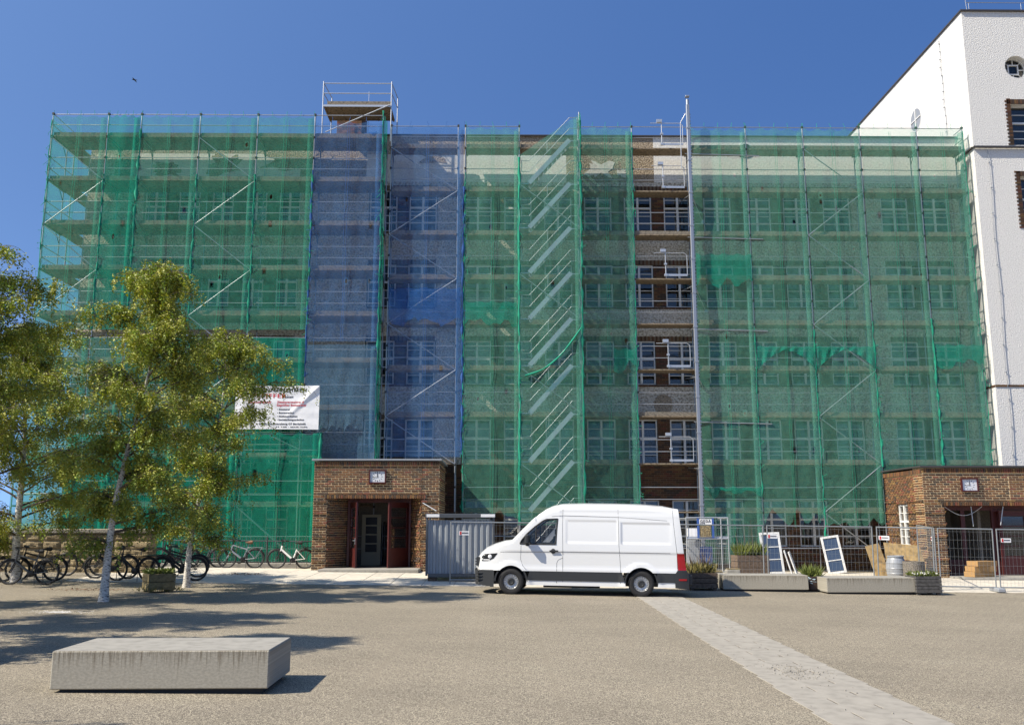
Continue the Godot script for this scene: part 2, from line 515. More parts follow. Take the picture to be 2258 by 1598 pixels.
# ---------- ground ----------
func axis_steps(stops: Array) -> PackedFloat32Array:
	var out := PackedFloat32Array()
	for s in stops:
		var x: float = s[0]
		while x < s[1] - 0.001:
			out.append(x)
			x += s[2]
	out.append(stops[-1][1])
	return out
func build_ground() -> void:
	var mb := MB.new()
	var xs := axis_steps([[-600.0, -60.0, 90.0], [-60.0, -20.0, 4.0], [-20.0, 24.0, 0.5], [24.0, 60.0, 4.0], [60.0, 600.0, 90.0]])
	var zs := axis_steps([[-600.0, -20.0, 58.0], [-20.0, 0.0, 2.0], [0.0, 40.0, 0.5], [40.0, 80.0, 4.0], [80.0, 600.0, 65.0]])
	var w2 := FastNoiseLite.new()
	w2.frequency = 0.11
	w2.fractal_octaves = 4
	var tone := func(x: float, z: float) -> Color:
		var k := 0.92 + 0.16 * w2.get_noise_2d(x * 2.0, z * 3.0) + 0.10 * w2.get_noise_2d(x * 9.0, z * 9.0)
		return Color(k, k * 0.985, k * 0.96)
	for i in xs.size() - 1:
		for j in zs.size() - 1:
			var p := [Vector2(xs[i], zs[j]), Vector2(xs[i], zs[j + 1]), Vector2(xs[i + 1], zs[j + 1]), Vector2(xs[i + 1], zs[j])]
			var q := []
			for a in p: q.append(Vector3(a.x, gh(a.x, a.y), a.y))
			for t in [[0, 1, 2], [0, 2, 3]]:
				var s := mb.v.size()
				mb.tri_n(q[t[0]], q[t[1]], q[t[2]], Vector3.UP, Vector3.UP, Vector3.UP)
				var ord := [t[0], t[2], t[1]]
				for k in 3: mb.c[s + k] = tone.call(p[ord[k]].x, p[ord[k]].y)
	struct_(mb, "ground", M.yard_gravel)
	# strip of pavers that runs from the camera to the van
	var way := Node3D.new()
	way.name = "path"
	way.set_meta("kind", "structure")
	add_child(way)
	var bed := MB.new()
	for r in 24:
		var za := 9.0 + r * 0.98
		var q := []
		for c in [[-0.62, za], [-0.62, za + 0.98], [0.62, za + 0.98], [0.62, za]]: q.append(on(4.37 - (c[1] - 13.0) * 0.0265 + c[0], c[1], 0.003))
		bed.quad(q[0], q[1], q[2], q[3])
	part(bed, "bedding", M.washed_concrete, way)
	var forms := []
	for k in 4:
		var fm := MB.new()
		fm.col = Color(1, 1, 1) * [1.0, 0.985, 0.965, 0.99][k]
		fm.cbox(Vector3(0, -0.03, 0), Vector3(0.417, 0.06, 0.796), 0.003)
		forms.append(fm.mesh())
	for r in 28:
		for k in 3:
			var z: float = 9.6 + r * 0.8 + [0.0, 0.33, 0.55][k]
			var x: float = 4.37 - (z - 13.0) * 0.0265 + (k - 1) * 0.42
			inst("paver", forms[rng.randi() % 4], M.paver, way, Transform3D(slope_basis(x, z) * Basis(Vector3.UP, 0.0265), on(x, z, 0.008 + rng.randf() * 0.0015)))
	# pale slabs in front of the building
	var pv := Node3D.new()
	pv.name = "pavement"
	pv.set_meta("kind", "structure")
	add_child(pv)
	var fs := []
	for k in 4:
		var fm := MB.new()
		fm.col = Color(1, 1, 1) * [1.0, 0.95, 0.9, 0.98][k]
		fm.cbox(Vector3(0, -0.03, 0), Vector3(0.985, 0.06, 0.985), 0.005)
		fs.append(fm.mesh())
	for i in 33:
		for j in 9:
			var x := -13.0 + i * 1.0
			var z := 1.0 + j * 1.0
			if x < -7.6 and z < 3.0: continue
			if x > 5.8 and x < 14.0 and z > 9.2: continue
			inst("slab", fs[rng.randi() % 4], M.pale_paver, pv, Transform3D(slope_basis(x, z), on(x, z, 0.008 + rng.randf() * 0.002)))

# ---------- school building ----------
const WZ := -1.1
const SILL := [0.99, 4.47, 7.95, 11.43, 14.91]
const WH := 1.95
func window_mesh(w: float, h: float) -> Array:
	var f := MB.new()
	var e := 0.055
	f.box(Vector3(-w / 2 + e / 2, h / 2, 0), Vector3(e, h, 0.09))
	f.box(Vector3(w / 2 - e / 2, h / 2, 0), Vector3(e, h, 0.09))
	f.box(Vector3(0, e / 2, 0.002), Vector3(w - 2 * e, e, 0.09))
	f.box(Vector3(0, h - e / 2, 0.002), Vector3(w - 2 * e, e, 0.09))
	f.box(Vector3(0, h / 2, 0.006), Vector3(0.095, h - 2 * e, 0.10))
	var tr := h * 0.585
	var iw := (w - 2 * e - 0.095) / 2
	for s in [-1, 1]:
		var cx: float = s * (0.0475 + iw / 2)
		f.box(Vector3(cx, tr, 0.004), Vector3(iw, 0.085, 0.10))
		f.box(Vector3(cx, (tr + h) / 2, 0), Vector3(iw, 0.028, 0.05))
		f.box(Vector3(cx, e + (tr - e) / 3, 0), Vector3(iw, 0.028, 0.05))
		f.box(Vector3(cx, e + (tr - e) * 2 / 3, 0), Vector3(iw, 0.028, 0.05))
	f.box(Vector3(0, -0.02, 0.09), Vector3(w + 0.06, 0.035, 0.14))
	var lo := MB.new()
	lo.box(Vector3(0, 0, 0), Vector3(iw, tr - e - 0.04, 0.006))
	var hi := MB.new()
	hi.box(Vector3(0, 0, 0), Vector3(iw, h - tr - e - 0.04, 0.006))
	return [f.mesh(), lo.mesh(), hi.mesh(), 0.0475 + iw / 2, (e + tr - 0.04) / 2, (tr + 0.04 + h - e) / 2]
func put_window(wm: Array, at: Vector3, parent: Node) -> void:
	var w := inst("window", wm[0], M.white_paint, parent, Transform3D(Basis.IDENTITY, at))
	for s in [-1, 1]:
		inst("pane", wm[1], M.window_glass, w, Transform3D(Basis(Vector3.UP, rng.randf_range(-0.01, 0.01)), Vector3(s * wm[3], wm[4], -0.015)))
		inst("pane", wm[2], M.window_glass, w, Transform3D(Basis(Vector3.UP, rng.randf_range(-0.01, 0.01)), Vector3(s * wm[3], wm[5], -0.015)))
func build_school() -> void:
	var b := thing("school_building", "long four-storey plaster and brick school block behind the scaffold nets", "building")
	var groups := []
	groups.append({"c": [-15.67, -14.16, -12.65, -11.14, -9.63], "w": 0.95})
	groups.append({"c": [-5.39, -3.6], "w": 1.24})
	var cs := []
	for k in 10: cs.append(-1.12 + 1.812 * k)
	groups.append({"c": cs, "w": 1.24})
	groups.append({"c": [17.84, 19.68], "w": 1.24})
	var gy := MB.new()      # grey roughcast
	var wh := MB.new()      # fresh white render of the frieze
	var bn := MB.new()      # old brown roughcast of the frieze
	var dm := MB.new()      # brick backing
	var bk := MB.new()      # all courses of brick too fine to pick apart
	var x0 := -18.73
	var x1 := 21.0
	var zc := WZ - 0.2
	var seg := func(mb: MB, xa: float, xb: float, ya: float, yb: float, off := 0.0) -> void:
		mb.box(Vector3((xa + xb) / 2, (ya + yb) / 2, zc + off), Vector3(xb - xa, yb - ya, 0.4))
	# frieze, patched: white where fresh, brown where old
	var cuts := [[-18.73, -17.6, 0], [-17.6, -16.9, 2], [-16.9, -9.2, 1], [-9.2, -6.2, 2], [-6.2, 2.9, 1], [2.9, 6.9, 2], [6.9, 21.0, 1]]
	for k in cuts:
		var mb: MB = [gy, wh, bn][k[2]]
		seg.call(mb, k[0], k[1], 17.25, 18.55, 0.002 * k[2])
		var kk: int = 2 if k[0] < 6.8 else 1
		seg.call([gy, wh, bn][kk], k[0], k[1], 18.55, 19.45, 0.003)
	# old patches that the fresh render leaves open, and a fresh patch on the old
	var patches := [[bn, -15.35, 17.78, 0.62, 0.30], [bn, -12.65, 18.0, 0.66, 0.52], [bn, -9.6, 18.2, 1.2, 0.42], [bn, -8.2, 17.9, 0.5, 0.5], [bn, -3.2, 18.35, 0.5, 0.2], [wh, 4.4, 17.9, 0.58, 0.36], [wh, 5.45, 17.7, 0.22, 0.16]]
	for q in patches:
		var poly := PackedVector2Array()
		for k in 26:
			var a := TAU * k / 26
			var e := 1.0 + 0.9 * wob.get_noise_2d(cos(a) * 70.0 + q[1] * 30.0, sin(a) * 70.0)
			poly.append(Vector2(signf(cos(a)) * pow(absf(cos(a)), 0.6) * q[3], signf(sin(a)) * pow(absf(sin(a)), 0.6) * q[4]) * e)
		(q[0] as MB).prism(poly, Transform3D(Basis.IDENTITY, Vector3(q[1], q[2], WZ + 0.006)), 0.012)
	# storeys
	for i in 5:
		var ya: float = SILL[i]
		var yb := ya + WH
		var edges := []
		for g in groups: edges.append([g.c[0] - g.w / 2 - 0.04, g.c[-1] + g.w / 2 + 0.04])
		var x := x0
		for e in edges:
			if i == 0:
				seg.call(dm, x, e[0], ya, yb, -0.006)
				courses(bk, Vector3(x, ya, WZ - 0.006), Vector3.RIGHT, Vector3.BACK, e[0] - x, WH)
			else: seg.call(gy, x, e[0], ya, yb)
			x = e[1]
		seg.call(gy if i else dm, x, x1, ya, yb)
		for g in groups:
			for k in g.c.size() - 1:
				var pa: float = g.c[k] + g.w / 2 + 0.015
				var pb: float = g.c[k + 1] - g.w / 2 - 0.015
				dm.box(Vector3((pa + pb) / 2, (ya + yb) / 2, zc - 0.03), Vector3(pb - pa, WH, 0.4))
				courses(bk, Vector3(pa, ya, WZ - 0.03), Vector3.RIGHT, Vector3.BACK, pb - pa, WH)
			# lintel band of small upright bricks, sill course below
			var wa: float = g.c[0] - g.w / 2
			var wb: float = g.c[-1] + g.w / 2
			if i > 0:
				dm.box(Vector3((wa + wb) / 2, yb + 0.1, zc - 0.02), Vector3(wb - wa, 0.2, 0.38))
				soldiers(bk, Vector3(wa, yb, WZ - 0.025), Vector3.RIGHT, Vector3.BACK, wb - wa, 0.2, 0.03, true, 2)
				courses(bk, Vector3(wa, ya - 0.1, WZ), Vector3.RIGHT, Vector3.BACK, wb - wa, 0.086, true, 0.035)
			var top: float = (SILL[i + 1] if i < 4 else 17.25)
			if i > 0:
				seg.call(gy, wa - 0.04, wb + 0.04, yb + 0.2, top, 0.0)
				if i > 0:
					# gaps between band and pier ends
					seg.call(gy, wa - 0.04, wa, yb, yb + 0.2, -0.002)
					seg.call(gy, wb, wb + 0.04, yb, yb + 0.2, -0.002)
		# plain wall between the storeys, outside the window groups
		if i > 0:
			var top2: float = (SILL[i + 1] if i < 4 else 17.25)
			x = x0
			for e in edges:
				seg.call(gy, x, e[0], yb, top2, -0.001)
				x = e[1]
			seg.call(gy, x, x1, yb, top2, -0.001)
	seg.call(dm, x0, x1, -0.5, SILL[0], -0.006)
	courses(bk, Vector3(x0, 0.0, WZ - 0.006), Vector3.RIGHT, Vector3.BACK, x1 - x0, SILL[0])
	seg.call(dm, x0, x1, SILL[0] + WH, SILL[1], -0.006)
	courses(bk, Vector3(x0, SILL[0] + WH, WZ - 0.006), Vector3.RIGHT, Vector3.BACK, x1 - x0, SILL[1] - SILL[0] - WH)
	part(gy, "wall", M.grey_stucco, b)
	part(wh, "fresh_render", M.white_plaster, b)
	part(bn, "old_render", M.brown_stucco, b)
	part(dm, "brick_backing", M.dark_mortar, b)
	stuff(part(bk, "brick_courses", M.brick, b))
	# windows
	var wide := window_mesh(1.24, WH)
	var slim := window_mesh(0.95, WH)
	var bl := MB.new()
	bl.box(Vector3(0, 0, 0), Vector3(1.0, 1.0, 0.01))
	var blm := bl.mesh()
	for gi in groups.size():
		var g: Dictionary = groups[gi]
		for cx in g.c:
			for i in 5:
				put_window(slim if gi == 0 else wide, Vector3(cx, SILL[i], WZ - 0.16), b)
				if rng.randf() < 0.45:
					var hh := rng.randf_range(0.3, 1.1)
					inst("blind", blm, M.blind, b, Transform3D(Basis.from_scale(Vector3(g.w - 0.1, hh, 1)), Vector3(cx, SILL[i] + WH - 0.06 - hh / 2, WZ - 0.42 - rng.randf() * 0.1)))
	# floors, back wall, end walls and roof close the rooms
	var rm := MB.new()
	for y in [0.0, 3.6, 7.1, 10.6, 14.05, 17.4]:
		rm.box(Vector3((x0 + x1) / 2, y, -5.5), Vector3(x1 - x0 - 0.3, 0.3, 7.9))
	for x in [-16.5, -7.9, -2.4, 3.3, 8.8, 16.5]:
		rm.box(Vector3(x, 8.6, -5.5), Vector3(0.2, 17.4, 7.9))
	part(rm, "floors_and_partitions", M.interior, b)
	var sh := MB.new()
	sh.box(Vector3((x0 + x1) / 2, 9.5, -9.6), Vector3(x1 - x0, 19.6, 0.3))
	sh.box(Vector3(x0 + 0.16, 9.5, -5.5), Vector3(0.3, 19.6, 7.95))
	sh.box(Vector3(x1 - 0.16, 9.5, -5.5), Vector3(0.3, 19.6, 7.95))
	part(sh, "end_wall", M.grey_stucco, b)
	var rf := MB.new()
	rf.box(Vector3((x0 + x1) / 2, 19.30, -5.4), Vector3(x1 - x0 - 0.7, 0.2, 7.8))
	rf.box(Vector3((x0 + x1) / 2, 19.475, WZ - 0.16), Vector3(x1 - x0, 0.05, 0.52))
	part(rf, "roof", M.roof_metal, b)
	# brick chimney
	var ch := MB.new()
	var cb := MB.new()
	ch.box(Vector3(-7.2, 20.2, -2.7), Vector3(1.16, 2.2, 1.5))
	courses(cb, Vector3(-7.78, 19.3, -1.95), Vector3.RIGHT, Vector3.BACK, 1.16, 2.0, false)
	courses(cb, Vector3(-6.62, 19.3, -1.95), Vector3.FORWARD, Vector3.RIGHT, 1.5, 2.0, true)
	var cho := part(ch, "chimney", M.mortar, b)
	stuff(part(cb, "chimney_bricks", M.brick, cho))
	var rod := MB.new()
	rod.tube(Vector3(-6.4, 19.3, -2.5), Vector3(-6.4, 22.3, -2.5), 0.012, 5)
	part(rod, "lightning_rod", M.bright_zinc, b)
	# round window in the frieze
	var oc := MB.new()
	oc.lathe([Vector2(0.36, 0), Vector2(0.36, 0.03), Vector2(0.27, 0.03), Vector2(0.27, 0.0)], Vector3(11.16, 18.85, WZ + 0.004), Basis(Vector3.RIGHT, Vector3.BACK, Vector3.DOWN), 24)
	oc.box(Vector3(11.16, 18.85, WZ + 0.02), Vector3(0.54, 0.03, 0.02))
	oc.box(Vector3(11.16, 18.85, WZ + 0.021), Vector3(0.03, 0.54, 0.02))
	var oco := part(oc, "round_window", M.white_paint, b)
	var og := MB.new()
	og.lathe([Vector2(0.27, 0.0), Vector2(0.27, 0.012), Vector2(0.0, 0.012)], Vector3(11.16, 18.85, WZ + 0.002), Basis(Vector3.RIGHT, Vector3.BACK, Vector3.DOWN), 24)
	part(og, "pane", M.black_metal, oco)
	# shield emblem left as a stain on the plaster between two storeys
	var em := MB.new()
	var poly := PackedVector2Array()
	for k in 24:
		var a := TAU * k / 24
		poly.append(Vector2(cos(a) * 0.40, sin(a) * (0.40 if sin(a) > 0 else 0.52)))
	em.prism(poly, Transform3D(Basis.IDENTITY, Vector3(7.02, 7.12, WZ + 0.003)), 0.03)
	part(em, "round_emblem", M.brown_stucco, b)

# ---------- white tower ----------
func build_tower() -> void:
	var t := thing("white_tower", "white roughcast building with round window rising over the scaffold end", "building")
	var xa := 20.95
	var zf := 0.25
	var w := MB.new()
	# front wall with openings: strips round a round window and two tall windows
	var holes := [[22.72, 24.6, 18.55, 20.5], [22.84, 24.6, 14.7, 17.1]]
	var ocx := 23.25
	var ocy := 22.3
	var ocr := 0.62
	var outline := PackedVector2Array([Vector2(xa, -0.6), Vector2(34, -0.6), Vector2(34, 25.0), Vector2(xa, 25.0)])
	var rects := []
	var ys := [-0.6, 14.7, 17.1, 18.55, 20.5, ocy - ocr, ocy + ocr, 25.0]
	for k in ys.size() - 1:
		var ya: float = ys[k]
		var yb: float = ys[k + 1]
		var cut := []
		for h in holes:
			if h[2] <= ya + 0.01 and h[3] >= yb - 0.01: cut = h
		if k == 5: cut = [ocx - ocr, ocx + ocr]
		if cut.size() == 0: rects.append([xa, 34.0, ya, yb])
		else:
			rects.append([xa, cut[0], ya, yb])
			rects.append([cut[1], 34.0, ya, yb])
	for r in rects:
		w.box(Vector3((r[0] + r[1]) / 2, (r[2] + r[3]) / 2, zf - 0.25), Vector3(r[1] - r[0], r[3] - r[2], 0.5))
	# filling between the round opening and its square
	for k in 32:
		var a0 := TAU * k / 32
		var a1 := TAU * (k + 1) / 32
		var e := func(a: float) -> Vector2:
			var d := Vector2(cos(a), sin(a))
			return d * (ocr / maxf(absf(d.x), absf(d.y)))
		var p0 := Vector3(ocx + cos(a0) * ocr * 0.86, ocy + sin(a0) * ocr * 0.86, zf)
		var p1 := Vector3(ocx + cos(a1) * ocr * 0.86, ocy + sin(a1) * ocr * 0.86, zf)
		var s0: Vector2 = e.call(a0)
		var s1: Vector2 = e.call(a1)
		w.quad(p0, Vector3(ocx + s0.x, ocy + s0.y, zf), Vector3(ocx + s1.x, ocy + s1.y, zf), p1)
		w.quad(p1, p1 - Vector3(0, 0, 0.45), p0 - Vector3(0, 0, 0.45), p0)
	w.box(Vector3(xa + 0.25, 12.2, -7.4), Vector3(0.5, 25.6, 14.3))
	w.box(Vector3(28, 12.2, -14.4), Vector3(12, 25.6, 0.3))
	part(w, "wall", M.white_stucco, t)
	var rf := MB.new()
	rf.box(Vector3(27.5, 25.03, -7.0), Vector3(13.25, 0.06, 14.7))
	part(rf, "roof", M.roof_metal, t)
	var rail := MB.new()
	rail.tube(Vector3(21.2, 25.42, 0.3), Vector3(34, 25.42, 0.3), 0.018, 5)
	for k in 5: rail.tube(Vector3(21.3 + k * 2.4, 25.1, 0.3), Vector3(21.3 + k * 2.4, 25.42, 0.3), 0.014, 5)
	rail.tube(Vector3(21.25, 25.1, 0.2), Vector3(21.15, 26.6, 0.2), 0.016, 5)
	part(rail, "snow_guard", M.galvanised, t)
	var cn := MB.new()
	cn.box(Vector3(27.4, 18.42, zf + 0.10), Vector3(13.0, 0.06, 0.14))
	cn.box(Vector3(xa - 0.05, 18.42, -0.6), Vector3(0.12, 0.06, 1.75))
	part(cn, "cornice", M.roof_metal, t)
	# band of dark bricks
	var bd := MB.new()
	var x := xa
	while x < 34.0:
		bd.col = brick_tone(true) * 0.8
		bd.col.a = 1.0
		bd.box(Vector3(x + 0.12, 7.72, zf + 0.012), Vector3(0.235, 0.085, 0.035))
		x += 0.25
	var z := 0.25
	while z > -1.3:
		bd.col = brick_tone(true) * 0.8
		bd.col.a = 1.0
		bd.box(Vector3(xa - 0.008, 7.72, z - 0.12), Vector3(0.035, 0.085, 0.235))
		z -= 0.25
	stuff(part(bd, "brick_band", M.brick, t))
	# brick dressings round the tall windows, toothed
	for h in holes:
		var sm := MB.new()
		var y: float = h[2]
		var k := 0
		while y < h[3] + 0.2:
			sm.col = brick_tone(true) * 0.7
			sm.col.a = 1.0
			var l := 0.16 if k % 2 else 0.24
			sm.box(Vector3(h[0] - l / 2 + 0.06, y + 0.04, zf - 0.17), Vector3(l, 0.075, 0.4))
			y += 0.085
			k += 1
		soldiers(sm, Vector3(h[0] - 0.1, h[3], zf - 0.02), Vector3.RIGHT, Vector3.BACK, 2.1, 0.22, 0.05)
		var so := part(sm, "window_dressing", M.brick, t)
		stuff(so)
		var wm := window_mesh(1.8, h[3] - h[2])
		put_window(wm, Vector3(h[0] + 0.97, h[2], zf - 0.3), t)
	# round window: square casement in the middle, spokes to the rim
	var rw := MB.new()
	var bb := Basis(Vector3.RIGHT, Vector3.BACK, Vector3.DOWN)
	rw.lathe([Vector2(0.56, 0), Vector2(0.56, 0.06), Vector2(0.50, 0.06), Vector2(0.50, 0.0)], Vector3(ocx, ocy, zf - 0.36), bb, 32)
	for s in [-1, 1]:
		rw.box(Vector3(ocx + s * 0.22, ocy, zf - 0.32), Vector3(0.05, 0.5, 0.06))
		rw.box(Vector3(ocx, ocy + s * 0.22, zf - 0.319), Vector3(0.5, 0.05, 0.06))
		rw.box(Vector3(ocx + s * 0.36, ocy, zf - 0.33), Vector3(0.26, 0.03, 0.04))
		rw.box(Vector3(ocx, ocy + s * 0.36, zf - 0.33), Vector3(0.03, 0.26, 0.04))
		for q in [-1, 1]:
			rw.tube(Vector3(ocx + s * 0.24, ocy + q * 0.24, zf - 0.33), Vector3(ocx + s * 0.38, ocy + q * 0.38, zf - 0.33), 0.018, 4)
	var rwo := part(rw, "round_window", M.white_paint, t)
	var pn := MB.new()
	pn.lathe([Vector2(0.55, 0.0), Vector2(0.55, 0.01), Vector2(0.0, 0.01)], Vector3(ocx, ocy, zf - 0.37), bb, 32)
	part(pn, "pane", M.window_glass, rwo)
	# small round window in the sunlit side
	var sw := MB.new()
	var sb := Basis(Vector3.BACK, Vector3.LEFT, Vector3.DOWN)
	var so2 := Vector3(xa - 0.002, 22.1, -4.9)
	sw.lathe([Vector2(0.62, -0.3), Vector2(0.62, 0.012), Vector2(0.55, 0.012), Vector2(0.55, -0.3)], so2, sb, 28)
	sw.box(so2 + Vector3(-0.03, 0, 0), Vector3(0.03, 0.05, 1.1))
	sw.box(so2 + Vector3(-0.031, 0, 0), Vector3(0.03, 1.1, 0.05))
	var swo := part(sw, "round_window", M.white_paint, t)
	var sp := MB.new()
	sp.lathe([Vector2(0.56, 0.0), Vector2(0.56, 0.008), Vector2(0.0, 0.008)], so2 - Vector3(0.004, 0, 0), sb, 28)
	part(sp, "pane", M.barrel_grey, swo)
	# room behind the windows
	var rm := MB.new()
	rm.box(Vector3(27.5, 19.5, -6.2), Vector3(11, 12, 0.1))
	for y in [13.9, 17.8, 21.4]: rm.box(Vector3(27.5, y, -3.3), Vector3(12.2, 0.3, 5.9))
	part(rm, "partition", M.interior, t)
	# lightning conductors
	for cb in [[Vector3(21.55, 18.3, zf + 0.05), Vector3(21.42, 4.2, zf + 0.05)], [Vector3(xa - 0.05, 24.8, -1.9), Vector3(xa - 0.05, 19.9, -1.86)]]:
		var cd := MB.new()
		var pts := []
		for k in 25:
			var f := k / 24.0
			pts.append(cb[0].lerp(cb[1], f) + Vector3(0.03 * sin(f * 17.0), 0, 0))
		cd.path(pts, 0.012, 4)
		for k in range(1, 24, 2): cd.box(pts[k], Vector3(0.06, 0.04, 0.05))
		part(cd, "lightning_conductor", M.galvanised, t)

# ---------- scaffold ----------
const RLIFT := [2.43, 4.43, 6.43, 8.43, 10.43, 12.43, 14.43, 16.43, 18.43]
const LLIFT := [2.66, 4.66, 6.66, 8.66, 10.66, 12.66, 14.66, 16.66, 18.66]
const RX := [-4.95, -1.98, -1.66, 0.74, 3.36, 5.76, 8.34, 10.86, 13.42, 15.98, 18.55, 20.62]
const LX := [-19.74, -17.31, -15.86, -13.29, -10.76, -8.26, -5.25]
func pole(a: Vector3, b: Vector3, called: String, parent: Node, m: Material, r := 0.026) -> MeshInstance3D:
	var mb := MB.new()
	mb.tube(a, b, r, 7)
	return part(mb, called, m, parent)
func coupler(p: Vector3, mb: MB) -> void:
	mb.box(p, Vector3(0.085, 0.09, 0.085))
func deck_mesh(w: float, d: float) -> ArrayMesh:
	# two or more boards on cross bearers
	var mb := MB.new()
	var n := maxi(2, roundi(d / 0.33))
	for k in n:
		mb.box(Vector3(0, 0, -d * (k + 0.5) / n), Vector3(w - 0.03, 0.055, d / n - 0.018))
	for s in [-1, 1]:
		mb.box(Vector3(s * (w / 2 - 0.06), -0.05, -d / 2), Vector3(0.05, 0.05, d))
	for k in 3:
		mb.box(Vector3((k - 1) * w * 0.25, -0.035, -d / 2), Vector3(0.04, 0.02, d - 0.04))
	return mb.mesh()
func bay(sc: Node, xa: float, xb: float, zo: float, depth: float, lifts: Array, y_lo: float, open_front := false, rails := true) -> void:
	var w := xb - xa
	var dm := deck_mesh(w, depth)
	var tb := MB.new()
	tb.cbox(Vector3.ZERO, Vector3(w - 0.12, 0.15, 0.03), 0.004)
	var tm := tb.mesh()
	for y in lifts:
		if y < y_lo: continue
		inst("deck", dm, M.board, sc, Transform3D(Basis.IDENTITY, Vector3((xa + xb) / 2, y, zo)))
		var toe: bool = not open_front or (roundi((y - 0.43) / 2.0) % 4 == 3) or absf(y - 6.43) < 0.1
		if toe: inst("toe_board", tm, M.toe_wood, sc, Transform3D(Basis(Vector3.BACK, rng.randf_range(-0.008, 0.008)), Vector3((xa + xb) / 2, y + 0.11, zo - 0.06)))
		if rails:
			for h in [0.52, 1.02]:
				var sag := rng.randf_range(-0.015, 0.015)
				pole(Vector3(xa, y + h + sag, zo - 0.03), Vector3(xb, y + h, zo - 0.03), "guardrail", sc, M.galvanised, 0.019)
	for h in [0.52, 1.02]:
		pole(Vector3(xa, 0.43 + h, zo - 0.03), Vector3(xb, 0.43 + h, zo - 0.03), "guardrail", sc, M.galvanised, 0.019)
func frames(sc: Node, x: float, zo: float, depth: float, top: float, base: float, lifts: Array) -> void:
	pole(Vector3(x, base, zo), Vector3(x, top, zo), "standard", sc, M.galvanised, 0.03)
	pole(Vector3(x, base, zo - depth), Vector3(x, top - 1.0, zo - depth), "standard", sc, M.galvanised)
	var cp := MB.new()
	for y in lifts:
		pole(Vector3(x, y - 0.04, zo), Vector3(x, y - 0.04, zo - depth), "transom", sc, M.galvanised)
		coupler(Vector3(x, y - 0.03, zo + 0.01), cp)
		coupler(Vector3(x, y + 1.02, zo + 0.01), cp)
		# corner gusset
		cp.tube(Vector3(x, y - 0.06, zo - depth + 0.35), Vector3(x, y - 0.45, zo - depth), 0.016, 5)
	cp.box(Vector3(x, base + 0.01, zo), Vector3(0.16, 0.02, 0.16))
	stuff(part(cp, "couplers", M.net_coupler, sc))
func zigzag(sc: Node, xa: float, xb: float, z: float, ys: Array, left_top: bool) -> void:
	var lt := left_top
	for k in ys.size() - 1:
		var a := Vector3(xa if lt else xb, ys[k], z)
		var b := Vector3(xb if lt else xa, ys[k + 1], z)
		pole(a, b, "diagonal_brace", sc, M.galvanised, 0.024)
		lt = not lt
